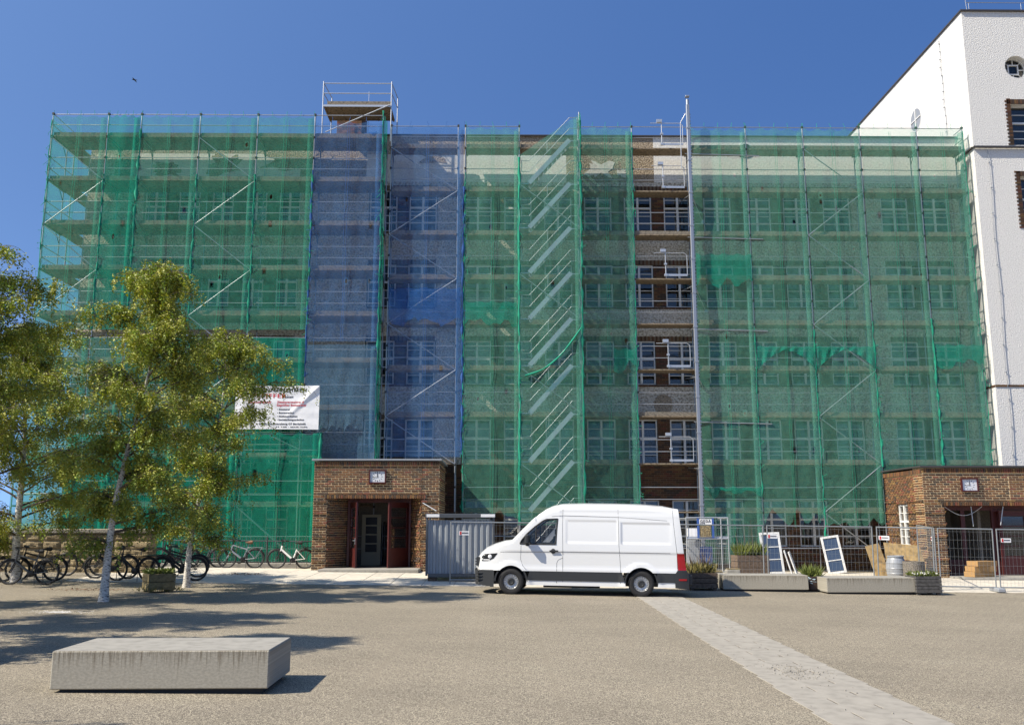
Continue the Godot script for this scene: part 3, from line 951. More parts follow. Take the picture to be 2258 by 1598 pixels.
func build_scaffolds() -> void:
	var sr := thing("scaffold", "grey tube scaffold from the blue nets past the hoist mast to the white tower", "scaffold")
	for k in RX.size():
		if k == 3 or k == 4: continue
		frames(sr, RX[k], 0.0, 0.74, 19.5, gh(RX[k], 0) + 0.02 if RX[k] > -2.2 else 0.2, RLIFT)
	for k in RX.size() - 1:
		if k == 1: continue
		var tower_bay := k == 3
		bay(sr, RX[k], RX[k + 1], 0.0, 0.80, RLIFT, 4.0 if k == 0 or k > 8 else 2.0, k == 5, not tower_bay)
	for k in [3, 4]: frames(sr, RX[k], 0.0, 0.74, 19.5, gh(RX[k], 0), RLIFT)
	zigzag(sr, RX[0], RX[1], 0.05, [18.4, 16.4, 14.4, 12.4, 10.4, 8.4, 6.4, 4.4], true)
	zigzag(sr, RX[8], RX[9], 0.05, [18.4, 16.4, 14.4, 12.4, 10.4, 8.4, 6.4, 4.4, 2.4, 0.4], true)
	# end frame brackets by the white wall
	for y in RLIFT:
		if y < 4.0: continue
		pole(Vector3(20.62, y + 1.0, 0.0), Vector3(20.62, y + 1.0, -0.74), "guardrail", sr, M.galvanised, 0.019)
		pole(Vector3(20.62, y + 0.5, 0.0), Vector3(20.62, y + 0.5, -0.74), "guardrail", sr, M.galvanised, 0.019)
	# steel tube ties that cross from the mast to the next standard
	for y in [18.05, 14.2, 10.1, 6.1]:
		pole(Vector3(8.1, y + 0.08, 0.12), Vector3(11.4, y, 0.10), "tie_tube", sr, M.galvanised, 0.024)
	var sl := thing("scaffold", "deep tube scaffold wrapped in green nets behind the birch trees", "scaffold")
	for k in LX.size(): frames(sl, LX[k], 0.55, 1.45, 19.7, 0.3, LLIFT)
	for k in LX.size() - 1:
		bay(sl, LX[k], LX[k + 1], 0.55, 1.5, LLIFT, 2.0, false, true)
	zigzag(sl, LX[0], LX[1], 0.6, [18.6, 16.6, 14.6, 12.6, 10.6, 8.6], true)
	zigzag(sl, LX[3], LX[4], 0.6, [18.6, 16.6, 14.6, 12.6, 10.6, 8.6, 6.6], true)
	zigzag(sl, LX[4], LX[5], 0.6, [2.6, 0.5], true)
	# return along the gable
	for zz in [-1.6, -4.0, -6.4]:
		pole(Vector3(-19.74, 0.3, zz), Vector3(-19.74, 19.6, zz), "standard", sl, M.galvanised, 0.03)
		pole(Vector3(-19.0, 0.3, zz), Vector3(-19.0, 18.6, zz), "standard", sl, M.galvanised, 0.026)
	for y in LLIFT:
		var dm := MB.new()
		dm.box(Vector3(-19.37, y, -3.7), Vector3(0.68, 0.055, 5.4))
		part(dm, "deck", M.board, sl)
		for h in [0.52, 1.02]: pole(Vector3(-19.74, y + h, 0.5), Vector3(-19.74, y + h, -6.4), "guardrail", sl, M.galvanised, 0.019)
		pole(Vector3(-19.74, y, -1.6), Vector3(-19.74, y + 2.0, -4.0), "diagonal_brace", sl, M.galvanised, 0.022)
	# platform over the chimney
	var cp := thing("scaffold_platform", "small railed scaffold platform above the roof beside the brick chimney", "scaffold platform")
	for x in [-8.06, -5.0]:
		pole(Vector3(x, 18.7, 0.0), Vector3(x, 21.55, 0.0), "standard", cp, M.bright_zinc, 0.03)
		pole(Vector3(x + 0.1, 18.7, -1.5), Vector3(x + 0.1, 21.5, -1.5), "standard", cp, M.bright_zinc, 0.03)
		for h in [21.0, 21.48]: pole(Vector3(x, h, 0.0), Vector3(x + 0.1, h, -1.5), "guardrail", cp, M.galvanised, 0.02)
	for h in [20.98, 21.46]: pole(Vector3(-8.06, h, 0.0), Vector3(-5.0, h, 0.0), "guardrail", cp, M.bright_zinc, 0.022)
	inst("deck", deck_mesh(3.06, 1.5), M.board, cp, Transform3D(Basis.IDENTITY, Vector3(-6.53, 20.38, 0.0)))
	var lg := MB.new()
	lg.box(Vector3(-6.53, 20.37, 0.03), Vector3(3.0, 0.09, 0.04))
	part(lg, "edge_beam", M.bright_zinc, cp)
	var tb := MB.new()
	tb.cbox(Vector3(-6.45, 20.52, -0.02), Vector3(2.85, 0.17, 0.035), 0.006)
	part(tb, "toe_board", M.toe_wood, cp)
	pole(Vector3(-7.9, 19.1, 0.06), Vector3(-5.05, 20.42, 0.06), "diagonal_brace", cp, M.bright_zinc, 0.026)
	# board left lying on the top deck, its shadow falls on the frieze
	var tr := thing("blue_tarpaulin", "crumpled blue tarpaulin lying on the top deck under the chimney", "tarpaulin", Vector3(-5.75, 18.72, 0.35))
	var tm := MB.new()
	var pr := []
	var rr := []
	for k in 13:
		var f := k / 12.0
		pr.append(Vector3((f - 0.5) * 0.85, 0.12 + 0.03 * sin(f * 21.0), 0.05 * sin(f * 13.0)))
		rr.append(0.02 + 0.13 * sin(PI * f))
	tm.rope(pr, rr, 9)
	part(tm, "folded_sheet", M.net_deep_blue, tr)
	build_stair_tower()
	build_hoist()
func build_stair_tower() -> void:
	var st := thing("stair_tower", "scaffold stair tower with parallel aluminium flights behind a green net", "stair tower")
	var xa := 0.72
	var xb := 3.34
	for x in [xa, xb]:
		var top := 17.75 if x < 1.0 else 19.75
		for z in [0.82, 0.12]:
			pole(Vector3(x, 0.05, z), Vector3(x, top, z), "standard", st, M.galvanised, 0.03)
		for k in 9: pole(Vector3(x, RLIFT[k], 0.12), Vector3(x, RLIFT[k], 0.82), "transom", st, M.galvanised, 0.022)
	for k in 9:
		var y: float = RLIFT[k] - 2.0
		var fl := MB.new()
		var a := Vector3(xa + 0.42, y + 0.05, 0.78)
		var b := Vector3(xb - 0.42, y + 2.05, 0.78)
		for z in [0.78, 0.22]:
			var p := Vector3(a.x, a.y, z)
			var q := Vector3(b.x, b.y, z)
			var dir := (q - p).normalized()
			var bs := Basis(dir, Vector3.BACK.cross(dir), Vector3.BACK)
			fl.box((p + q) / 2, Vector3(p.distance_to(q), 0.19, 0.035), bs)
		var flo := part(fl, "stair_flight", M.bright_zinc, st)
		var tm := MB.new()
		for s in 9:
			var f := (s + 0.5) / 9.0
			tm.box(Vector3(lerpf(a.x, b.x, f), lerpf(a.y, b.y, f), 0.5), Vector3(0.22, 0.03, 0.53))
		part(tm, "treads", M.galvanised, flo)
		var lp := MB.new()
		lp.box(Vector3(xb - 0.2, y + 2.0, 0.5), Vector3(0.42, 0.05, 0.56))
		lp.box(Vector3(xa + 0.2, y + 0.03, 0.5), Vector3(0.42, 0.05, 0.56))
		part(lp, "landing", M.galvanised, st)
		var hr := MB.new()
		for h in [0.5, 1.0]:
			hr.path([Vector3(xa + 0.1, a.y + h, 0.84), Vector3(a.x, a.y + h, 0.84), Vector3(b.x, b.y + h, 0.84), Vector3(xb - 0.08, b.y + h, 0.84)], 0.015, 5)
		hr.tube((a + b) / 2 + Vector3(-0.1, 0.4, 0.06), (a + b) / 2 + Vector3(-0.1, 0.9, 0.06), 0.014, 5)
		hr.tube(Vector3(xa + 0.1, a.y + 0.5, 0.84), Vector3(xa + 0.1, a.y + 1.0, 0.84), 0.018, 5)
		hr.tube(Vector3(xb - 0.08, b.y + 0.5, 0.84), Vector3(xb - 0.08, b.y + 1.0, 0.84), 0.018, 5)
		part(hr, "handrail", M.galvanised, st)
	for y in [16.4, 12.4, 8.4, 4.4]:
		pole(Vector3(xa, y, 0.88), Vector3(xb, y - 2.0, 0.88), "diagonal_brace", st, M.galvanised, 0.022)
func build_hoist() -> void:
	var ho := thing("goods_hoist", "tall galvanised goods hoist mast with landing gates in the open bay", "hoist")
	var mx := 8.22
	var mz := 0.42
	var ms := MB.new()
	# square mast in sections with a rack
	ms.cbox(Vector3(mx, 10.3, mz), Vector3(0.145, 20.0, 0.145), 0.015)
	for k in 14: ms.cbox(Vector3(mx, 1.2 + k * 1.5, mz), Vector3(0.18, 0.07, 0.18), 0.01)
	ms.tube(Vector3(mx, 20.25, mz), Vector3(mx, 20.55, mz), 0.07, 10)
	part(ms, "mast", M.galvanised, ho)
	var rk := MB.new()
	for k in 130: rk.box(Vector3(mx + 0.1, 0.5 + k * 0.15, mz - 0.01), Vector3(0.035, 0.07, 0.04))
	part(rk, "toothed_rack", M.galvanised, ho)
	var tp := MB.new()
	tp.path([Vector3(mx - 0.1, 19.9, mz), Vector3(mx - 0.32, 19.5, mz - 0.1), Vector3(mx - 0.32, 17.4, mz - 0.2)], 0.02, 6)
	part(tp, "cable_guide", M.bright_zinc, ho)
	for y in [16.1, 12.0, 8.05, 4.2]:
		var ar := MB.new()
		ar.tube(Vector3(mx + 0.06, y, mz - 0.05), Vector3(mx + 0.75, y - 0.9, -0.7), 0.024, 6)
		ar.tube(Vector3(mx - 0.05, y, mz - 0.05), Vector3(mx - 0.25, y + 0.1, -0.7), 0.024, 6)
		ar.box(Vector3(mx + 0.72, y - 0.86, -0.66), Vector3(0.12, 0.16, 0.12))
		part(ar, "mast_tie", M.galvanised, ho)
	for y in [18.43, 16.43, 12.43, 8.43, 4.43]:
		var gt := MB.new()
		var a := 7.08
		var b := 8.02
		var z := 0.16
		gt.path([Vector3(a, y + 0.12, z), Vector3(a, y + 1.12, z)], 0.022, 6)
		gt.path([Vector3(a - 0.5, y + 1.12, z), Vector3(b - 0.12, y + 1.12, z), Vector3(b, y + 1.02, z), Vector3(b, y + 0.12, z)], 0.016, 6)
		gt.box(Vector3((a + b) / 2, y + 0.13, z), Vector3(b - a, 0.09, 0.03))
		gt.box(Vector3(a, y + 0.62, z), Vector3(0.12, 0.07, 0.09))
		gt.box(Vector3(a, y + 0.13, z), Vector3(0.13, 0.1, 0.09))
		var go := part(gt, "landing_gate", M.bright_zinc, ho)
		var bx := MB.new()
		bx.box(Vector3(a - 0.1, y + 1.22, z + 0.01), Vector3(0.24, 0.13, 0.1))
		part(bx, "latch_box", M.bright_zinc, go)
	# base enclosure with the sign board
	var bs := MB.new()
	var x0 := 7.25
	var x1 := 8.9
	var zb := 2.0
	var y0 := gh(8, zb)
	for x in [x0, x1, 8.62]: bs.tube(Vector3(x, y0, zb), Vector3(x, y0 + 2.15, zb), 0.026, 6)
	for h in [0.05, 1.32, 2.13]: bs.tube(Vector3(x0, y0 + h, zb), Vector3(x1, y0 + h, zb), 0.026, 6)
	bs.box(Vector3((x0 + x1) / 2, y0 + 1.34, zb - 0.02), Vector3(x1 - x0, 0.12, 0.03))
	for k in 24:
		var x := x0 + (x1 - x0) * k / 23.0
		bs.tube(Vector3(x, y0 + 0.1, zb), Vector3(x, y0 + 1.3, zb), 0.005, 4)
	for k in 6: bs.tube(Vector3(x0, y0 + 0.15 + k * 0.2, zb), Vector3(x1, y0 + 0.15 + k * 0.2, zb), 0.005, 4)
	for x in [x0, x1]:
		bs.tube(Vector3(x, y0 + 2.1, zb), Vector3(x, y0 + 2.1, 0.4), 0.024, 6)
		bs.tube(Vector3(x, y0 + 1.1, zb), Vector3(x, y0 + 1.1, 0.4), 0.024, 6)
	part(bs, "base_cage", M.bright_zinc, ho)
	var mo := MB.new()
	mo.cbox(Vector3(7.6, y0 + 0.7, 1.4), Vector3(0.45, 1.1, 0.5), 0.03)
	part(mo, "drive_unit", M.barrel_grey, ho)
	var pl := MB.new()
	pl.cbox(Vector3(8.05, y0 + 0.55, 1.5), Vector3(0.6, 0.9, 0.12), 0.02)
	pl.box(Vector3(8.05, y0 + 0.75, 1.58), Vector3(0.5, 0.12, 0.03))
	part(pl, "blue_panel", M.sign_blue, ho)
	# sign: white head with name, green strip, chipboard below, blue posts
	var sg := MB.new()
	sg.box(Vector3(8.0, y0 + 1.97, zb + 0.06), Vector3(0.5, 0.2, 0.02))
	var so := part(sg, "sign_board", M.sign_white, ho)
	flat_text("GEDA", 0.15, M.ink, so, Vector3(8.0, y0 + 1.985, zb + 0.072), 0.42)
	flat_text("lift", 0.07, M.ink, so, Vector3(7.88, y0 + 1.9, zb + 0.072), 0.2)
	var sgn := MB.new()
	sgn.box(Vector3(8.0, y0 + 1.845, zb + 0.06), Vector3(0.5, 0.05, 0.02))
	part(sgn, "green_strip", M.sign_green, ho)
	var ob := MB.new()
	ob.box(Vector3(8.0, y0 + 1.6, zb + 0.06), Vector3(0.42, 0.44, 0.02))
	part(ob, "chipboard_panel", M.osb, ho)
	var po := MB.new()
	for s in [-1, 1]: po.box(Vector3(8.0 + s * 0.29, y0 + 1.72, zb + 0.055), Vector3(0.085, 0.76, 0.035))
	part(po, "sign_post", M.sign_blue, ho)
	var wb := MB.new()
	wb.box(Vector3(7.5, y0 + 1.55, zb - 0.12), Vector3(0.38, 0.33, 0.2))
	part(wb, "control_box", M.sign_white, ho)
func flat_text(s: String, size: float, m: Material, parent: Node, at: Vector3, width := 0.0, bold := true) -> MeshInstance3D:
	var t := TextMesh.new()
	var f := SystemFont.new()
	f.font_names = PackedStringArray(["Droid Sans"])
	f.font_weight = 700 if bold else 400
	t.font = f
	t.text = s
	t.font_size = 64
	t.pixel_size = size / 64.0
	t.depth = 0.004
	var o := inst("lettering", t, m, parent)
	o.position = at
	if width > 0.0:
		var w: float = t.get_aabb().size.x
		if w > 0.01: o.scale = Vector3(width / w, 1, 1)
	return o

# ---------- nets ----------
func net_sheet(o: Vector3, dir: Vector3, nn: Vector3, w: float, h: float, ripple: float, scallop := 0.0, ragged := 0.0, holes: Array = [], slope_top := 0.0, pleat := 0.0) -> ArrayMesh:
	# a hung woven sheet: o is its lower corner
	var nx := maxi(4, int(w / 0.16))
	var ny := maxi(4, int(h / 0.3))
	var off := rng.randf() * 500.0
	var P := []
	for j in ny + 1:
		var row := PackedVector3Array()
		for i in nx + 1:
			var a := float(i) / nx
			var b := float(j) / ny
			var y := h * b
			var edge := minf(a, 1.0 - a) * 2.0
			var d := ripple * (wob.get_noise_3d(off + a * w * 55.0, y * 9.0, off) * 1.6 + wob.get_noise_3d(a * w * 160.0, y * 22.0, off + 90.0) * 0.6) * sqrt(edge)
			d += 0.014 * sin(a * w * 11.0 + 4.0 * wob.get_noise_2d(y * 9.0, off + 20.0)) * (0.5 + wob.get_noise_2d(off, y * 6.0)) * edge
			d += pleat * sin(a * w * 17.0 + 3.0 * wob.get_noise_2d(y * 14.0, off)) * (1.0 - b)
			d += 0.10 * edge * (0.4 + 0.6 * wob.get_noise_2d(y * 12.0, off + 40.0))
			if scallop > 0.0:
				var k := fposmod(a * 4.0, 1.0)
				y -= scallop * (1.0 - pow(2.0 * k - 1.0, 2.0)) * clampf((y - h + 0.7) / 0.7, 0.0, 1.0)
			y -= slope_top * (1.0 - a) * clampf((y - h + 2.5) / 2.5, 0.0, 1.0)
			if ragged > 0.0 and j < 3:
				y += ragged * (0.6 + 1.3 * wob.get_noise_2d(a * w * 60.0 + off, 7.0) + 0.6 * wob.get_noise_2d(a * w * 260.0 + off, 3.0)) * (1.0 - j / 3.0)
			row.append(o + dir * (a * w) + Vector3.UP * y + nn * d)
		P.append(row)
	var mb := MB.new()
	var N := func(i: int, j: int) -> Vector3:
		var du: Vector3 = P[j][mini(i + 1, nx)] - P[j][maxi(i - 1, 0)]
		var dv: Vector3 = P[mini(j + 1, ny)][i] - P[maxi(j - 1, 0)][i]
		return du.cross(dv).normalized()
	var hole_at := {}
	for q in holes: hole_at[Vector2i(clampi(int(q[0] * nx), 1, nx - 2), clampi(int(q[1] * ny), 2, ny - 2))] = q[2]
	for j in ny:
		for i in nx:
			var p := [P[j][i], P[j][i + 1], P[j + 1][i + 1], P[j + 1][i]]
			var q := [N.call(i, j), N.call(i + 1, j), N.call(i + 1, j + 1), N.call(i, j + 1)]
			var uv := [Vector2(i * w / nx, -j * h / ny), Vector2((i + 1) * w / nx, -j * h / ny), Vector2((i + 1) * w / nx, -(j + 1) * h / ny), Vector2(i * w / nx, -(j + 1) * h / ny)]
			var s := mb.v.size()
			if hole_at.has(Vector2i(i, j)):
				var f: float = hole_at[Vector2i(i, j)]
				var ctr: Vector3 = (p[0] + p[1] + p[2] + p[3]) / 4.0
				var outer := [p[0], (p[0] + p[1]) / 2, p[1], (p[1] + p[2]) / 2, p[2], (p[2] + p[3]) / 2, p[3], (p[3] + p[0]) / 2]
				var inner := []
				for k in 8:
					var a := TAU * (k - 3) / 8.0 + 0.2
					inner.append(ctr + ((p[1] - p[0]) * 0.5 * f * cos(a) + (p[3] - p[0]) * 0.5 * f * sin(a)) * rng.randf_range(0.7, 1.1))
				for k in 8: mb.quad(outer[k], outer[(k + 1) % 8], inner[(k + 1) % 8], inner[k])
				for k in range(s, mb.v.size()): mb.u[k] = uv[0]
				continue
			mb.tri_n(p[0], p[1], p[2], q[0], q[1], q[2])
			mb.tri_n(p[0], p[2], p[3], q[0], q[2], q[3])
			for k in 6: mb.u[s + k] = uv[[0, 2, 1, 0, 3, 2][k]]
	return mb.mesh()
func bundle(x: float, z: float, ya: float, yb: float, m: Material, parent: Node, thick := 0.045) -> void:
	# gathered edge of a net, laced to a standard
	var mb := MB.new()
	var y := ya
	var off := rng.randf() * 100.0
	var pts := []
	var rad := []
	while y < yb:
		pts.append(Vector3(x + 0.05 * wob.get_noise_2d(y * 40.0, off), y, z + 0.03 * wob.get_noise_2d(y * 35.0, off + 50.0)))
		var r := thick * (0.75 + 0.9 * wob.get_noise_2d(y * 55.0, off + 9.0) + 0.35 * sin(y * 9.0 + off))
		rad.append(maxf(0.014, r))
		# tails of lacing
		if rng.randf() < 0.22:
			var q: Vector3 = pts[-1]
			mb.path([q, q + Vector3(rng.randf_range(-0.16, 0.16), rng.randf_range(-0.22, 0.06), 0.07), q + Vector3(rng.randf_range(-0.2, 0.2), -0.35 * rng.randf(), 0.1)], 0.008, 4)
		y += 0.13
	mb.rope(pts, rad, 6)
	part(mb, "laced_edge", m, parent)
func hang_net(label: String, o: Vector3, dir: Vector3, nn: Vector3, w: float, h: float, m: Material, opt := {}) -> Node3D:
	var t := thing("scaffold_net", label, "scaffold net", Vector3.ZERO, 0.0, "nets hung on the scaffold")
	var holes := []
	for k in opt.get("holes", 0): holes.append([rng.randf_range(0.1, 0.9), rng.randf_range(0.15, 0.9), rng.randf_range(0.4, 0.95)])
	inst("sheet", net_sheet(o, dir, nn, w, h, opt.get("ripple", 0.05), opt.get("scallop", 0.0), opt.get("ragged", 0.0), holes, opt.get("slope", 0.0), opt.get("pleat", 0.0)), m, t)
	# the next sheet overlaps this one by a hand's breadth
	if w > 1.2: inst("overlap_strip", net_sheet(o + dir * (w - 0.26) + nn * 0.03, dir, nn, 0.26, h * 0.985, 0.03, 0.0, opt.get("ragged", 0.0)), m, t)
	var rope: Material = M.net_rope_blue if m in [M.net_blue, M.net_deep_blue] else M.net_rope_green
	if opt.get("scallop", 0.0) > 0.0:
		# loops over the top rail
		var lp := MB.new()
		for k in 5:
			var p := o + dir * (w * k / 4.0) + Vector3.UP * h
			lp.path([p, p + Vector3(0, 0.1, -0.05), p + Vector3(rng.randf_range(-0.06, 0.06), 0.24, -0.06)], 0.008, 4)
		part(lp, "ties", rope, t)
	if opt.get("seam", true) and w > 1.5:
		var sm := MB.new()
		for s in [-0.045, 0.045]:
			var pts := []
			var off := rng.randf() * 90.0
			for k in 24:
				var f := k / 23.0
				pts.append(o + dir * (w * 0.5 + s + 0.05 * wob.get_noise_2d(f * 90.0, off)) + Vector3.UP * (h * f * 0.985) + nn * 0.10)
			sm.path(pts, 0.006, 3)
		part(sm, "seam_cords", rope, t)
	return t
func build_nets() -> void:
	var U := Vector3.RIGHT
	var F := Vector3.BACK
	var z := 0.07
	var g: Material = M.net_green
	var n: Node3D
	var top := 19.42
	n = hang_net("blue scaffold net beside the deep green strip, dark shadow across its half", Vector3(RX[0] + 0.02, 4.7, z), U, F, 3.2, top - 4.7, M.net_blue, {"scallop": 0.14, "holes": 2})
	bundle(-1.72, 0.06, 5.0, 16.6, M.net_rope_blue, n, 0.05)
	n = hang_net("green scaffold net between the blue net and the stair tower", Vector3(RX[2] + 0.04, 2.15, z), U, F, 2.38, top - 2.15, g, {"scallop": 0.18, "holes": 5, "ragged": 0.3})
	bundle(RX[2], 0.05, 2.4, 17.3, M.net_rope_green, n, 0.03)
	n = hang_net("green net with a slanting top wrapped round the stair tower", Vector3(0.74, 1.9, 0.93), U, F, 2.6, 17.7, g, {"slope": 1.9, "ripple": 0.035, "holes": 2, "seam": false})
	bundle(0.72, 0.9, 2.0, 17.7, M.net_rope_green, n, 0.06)
	bundle(3.37, 0.9, 2.0, 19.8, M.net_rope_green, n, 0.055)
	inst("side_sheet", net_sheet(Vector3(3.38, 1.9, 0.9), Vector3.FORWARD, Vector3.RIGHT, 0.85, 17.6, 0.02), M.net_deep_green, n)
	inst("side_sheet", net_sheet(Vector3(0.70, 1.9, 0.06), Vector3.BACK, Vector3.LEFT, 0.85, 15.6, 0.02), M.net_deep_green, n)
	# swag of loose net pulled across the tower
	var sw := MB.new()
	var pts := []
	var rad := []
	for k in 14:
		var f := k / 13.0
		pts.append(Vector3(lerpf(3.35, 0.95, f), lerpf(10.1, 8.0, f) - 0.45 * sin(PI * f), 1.02))
		rad.append(0.018 + 0.03 * absf(sin(f * 9.0)))
	sw.rope(pts, rad, 6)
	part(sw, "loose_swag", M.net_rope_green, n)
	n = hang_net("green scaffold net between the stair tower and the open hoist bay", Vector3(3.42, 2.0, z), U, F, 2.3, top - 2.0, g, {"scallop": 0.14, "holes": 4})
	bundle(RX[5] - 0.02, 0.05, 2.0, 19.2, M.net_rope_green, n, 0.028)
	n = hang_net("green scaffold net touching the hoist mast, mast shadow down its middle", Vector3(8.4, 0.35, z), U, F, 2.44, top - 0.35, g, {"scallop": 0.18, "holes": 5})
	bundle(RX[7], 0.05, 3.0, 10.3, M.net_rope_green, n, 0.03)
	n = hang_net("green scaffold net one bay past the hoist mast net, torn foot", Vector3(RX[7] + 0.03, 1.8, z), U, F, 2.5, top - 1.8, g, {"scallop": 0.18, "ragged": 0.5, "holes": 5})
	bundle(RX[8], 0.05, 0.7, 10.2, M.net_rope_green, n, 0.035)
	n = hang_net("green scaffold net crossed by the zigzag brace near the white tower", Vector3(RX[8] + 0.03, 1.75, z), U, F, 2.5, top - 1.75, g, {"scallop": 0.18, "ragged": 0.35, "holes": 6})
	bundle(RX[9], 0.05, 4.3, 10.6, M.net_rope_green, n, 0.045)
	n = hang_net("green scaffold net above the corner of the brick porch roof", Vector3(RX[9] + 0.03, 4.0, z), U, F, 2.5, top - 4.0, g, {"scallop": 0.06, "holes": 3})
	bundle(RX[10], 0.05, 4.3, 10.8, M.net_rope_green, n, 0.06)
	n = hang_net("narrow last green net turning in to the white tower wall", Vector3(RX[10] + 0.03, 4.0, z), U, F, 2.03, top - 4.0, g, {"scallop": 0.05, "holes": 2})
	inst("side_sheet", net_sheet(Vector3(20.66, 4.0, 0.05), Vector3.FORWARD, Vector3.RIGHT, 0.8, 15.4, 0.02), g, n)
	bundle(20.64, 0.05, 4.2, 19.4, M.net_rope_green, n, 0.022)
	# second layers with torn lower edges
	var dg: Material = M.net_deep_green
	var torn := [["torn double layer of green net beside the hoist mast, high up", Vector3(8.42, 11.9, 0.16), 2.42, 1.65, dg], ["torn lower edge of blue net hanging beside the green strip", Vector3(-4.9, 10.25, 0.16), 3.1, 1.75, M.net_deep_blue], ["ragged fold of green net hanging next to the blue net", Vector3(-1.6, 10.2, 0.16), 2.36, 1.2, dg], ["doubled flap of green net beside the open hoist bay", Vector3(4.75, 8.2, 0.16), 1.0, 1.15, dg], ["doubled flap of green net at the white tower edge", Vector3(18.6, 8.4, 0.16), 2.1, 1.15, dg], ["low torn flap of green net at the foot of the hoist mast", Vector3(8.45, 2.95, 0.16), 2.35, 0.55, dg]]
	for k in torn:
		var t := thing("torn_net", k[0], "scaffold net", Vector3.ZERO, 0.0, "torn second layers of net")
		inst("sheet", net_sheet(k[1], U, F, k[2], k[3], 0.05, 0.1, 0.4), k[4], t)
	# swags over the second rail
	for k in [[10.9, 13.4, "swag of green net slung between two standards beyond the hoist mast"], [13.45, 15.95, "swag of green net slung under the dark zigzag brace"]]:
		var t := thing("net_swag", k[2], "scaffold net")
		var mb := MB.new()
		var prev := []
		for q in 33:
			var f := q / 32.0
			var deep := 0.16 + 0.85 * pow(absf(2.0 * f - 1.0), 1.7) + 0.05 * wob.get_noise_2d(f * 400.0, k[0])
			var row := []
			for e in 5: row.append(Vector3(lerpf(k[0], k[1], f), 9.42 - deep * e / 4.0 + 0.02 * sin(f * 31.0), 0.16 + 0.05 * sin(f * 40.0 + e * 0.7) * e / 4.0))
			if q > 0:
				for e in 4: mb.quad(prev[e + 1], row[e + 1], row[e], prev[e])
			prev = row
		part(mb, "folded_sheet", M.net_deep_green, t)
	# deep scaffold: upper nets, lower nets, gable net, blue bay
	z = 0.63
	var names := ["green net on the outermost corner bay, open sky behind it", "dark doubled green net in the narrow second bay", "green scaffold net third from the open sky corner", "green scaffold net in the zigzag braced bay above the birches", "green scaffold net next to the pale blue bay"]
	for k in 5:
		var xa: float = LX[k]
		var xb: float = LX[k + 1]
		n = hang_net(names[k], Vector3(xa + 0.02, 10.0, z), U, F, xb - xa - 0.04, 9.6, M.net_deep_green if k == 1 else M.net_left, {"scallop": 0.12, "holes": 3, "ripple": 0.06 if k == 1 else 0.03})
		bundle(xb, 0.62, 10.0, 17.0 if k != 1 else 19.0, M.net_rope_green, n, 0.045 if k != 1 else 0.06)
		if k == 0: bundle(xa, 0.62, 9.0, 19.5, M.net_rope_green, n, 0.02)
	n = hang_net("green net closing the gable end of the deep scaffold", Vector3(-19.8, 1.0, -6.4), Vector3.BACK, Vector3.LEFT, 6.9, 18.5, M.net_left, {"seam": false})
	var mid := ["second row green net under the sky corner bay", "second row green net in the narrow bay behind the birch", "second row green net behind the tall birch crown", "second row green net above the white banner's edge", "second row green net right above the white banner"]
	for k in 5:
		var xa: float = LX[k]
		var xb: float = LX[k + 1]
		n = hang_net(mid[k], Vector3(xa + 0.02, 5.4, z + 0.05), U, F, xb - xa - 0.04, 4.25, M.net_deep_green if k > 3 else M.net_left, {"holes": 2, "ripple": 0.04})
	var low := ["lowest green net at the scaffold corner behind the bikes", "lowest green net in the narrow bay behind the stone wall", "lowest green net behind the end of the stone wall", "lowest green net behind the black bikes", "lowest green net behind the white bicycles by the porch"]
	for k in 5:
		var xa: float = LX[k]
		var xb: float = LX[k + 1] + (0.85 if k == 4 else 0.0)
		n = hang_net(low[k], Vector3(xa + 0.02, 0.45, 1.25), U, F, xb - xa - 0.04, 5.2, M.net_deep_green, {"scallop": 0.15, "holes": 1, "ripple": 0.05})
		bundle(xb, 1.24, 0.5, 5.6, M.net_rope_green, n, 0.06)
		if k == 4: inst("side_sheet", net_sheet(Vector3(-7.42, 0.45, 1.25), Vector3.FORWARD, U, 0.65, 5.2, 0.02), M.net_deep_green, n)
	n = hang_net("pale blue scaffold net under the chimney platform", Vector3(-8.22, 9.5, z), U, F, 2.95, 9.85, M.net_blue, {"scallop": 0.12, "holes": 3})
	bundle(-8.27, 0.62, 8.0, 17.2, M.net_rope_blue, n, 0.045)
	n = hang_net("pleated blue net hanging to the brick porch roof", Vector3(-8.22, 4.35, z + 0.04), U, F, 2.95, 5.0, M.net_grey_blue, {"pleat": 0.09, "ripple": 0.06, "seam": false, "ragged": 0.1})
	n = hang_net("opaque deep green net strip where the deep scaffold steps back", Vector3(-5.23, 4.3, 0.62), Vector3.FORWARD, Vector3.RIGHT, 0.6, 15.4, M.net_deep_green, {"seam": false, "ripple": 0.04})
	inst("folded_layer", net_sheet(Vector3(-5.2, 4.3, 0.60), Vector3.FORWARD, Vector3.RIGHT, 0.58, 15.2, 0.05), M.net_deep_green, n)
	bundle(-5.26, 0.6, 4.4, 19.9, M.net_rope_green, n, 0.045)
	# framework that carries the lower nets
	var lowf := thing("scaffold", "low outer scaffold rails under the banner behind the bicycles", "scaffold")
	for x in [-19.7, -17.3, -15.85, -13.3, -10.75, -8.25, -7.45]: pole(Vector3(x, 0.3, 1.15), Vector3(x, 5.7, 1.15), "standard", lowf, M.galvanised)
	for y in [1.45, 3.1, 3.65, 4.9, 5.55]: pole(Vector3(-19.7, y, 1.17), Vector3(-7.45, y, 1.17), "guardrail", lowf, M.galvanised, 0.02)
	pole(Vector3(-10.75, 2.7, 1.2), Vector3(-8.3, 0.6, 1.2), "diagonal_brace", lowf, M.galvanised, 0.026)
	pole(Vector3(-9.5, 5.5, 1.2), Vector3(-8.2, 4.9, 1.2), "diagonal_brace", lowf, M.galvanised, 0.022)
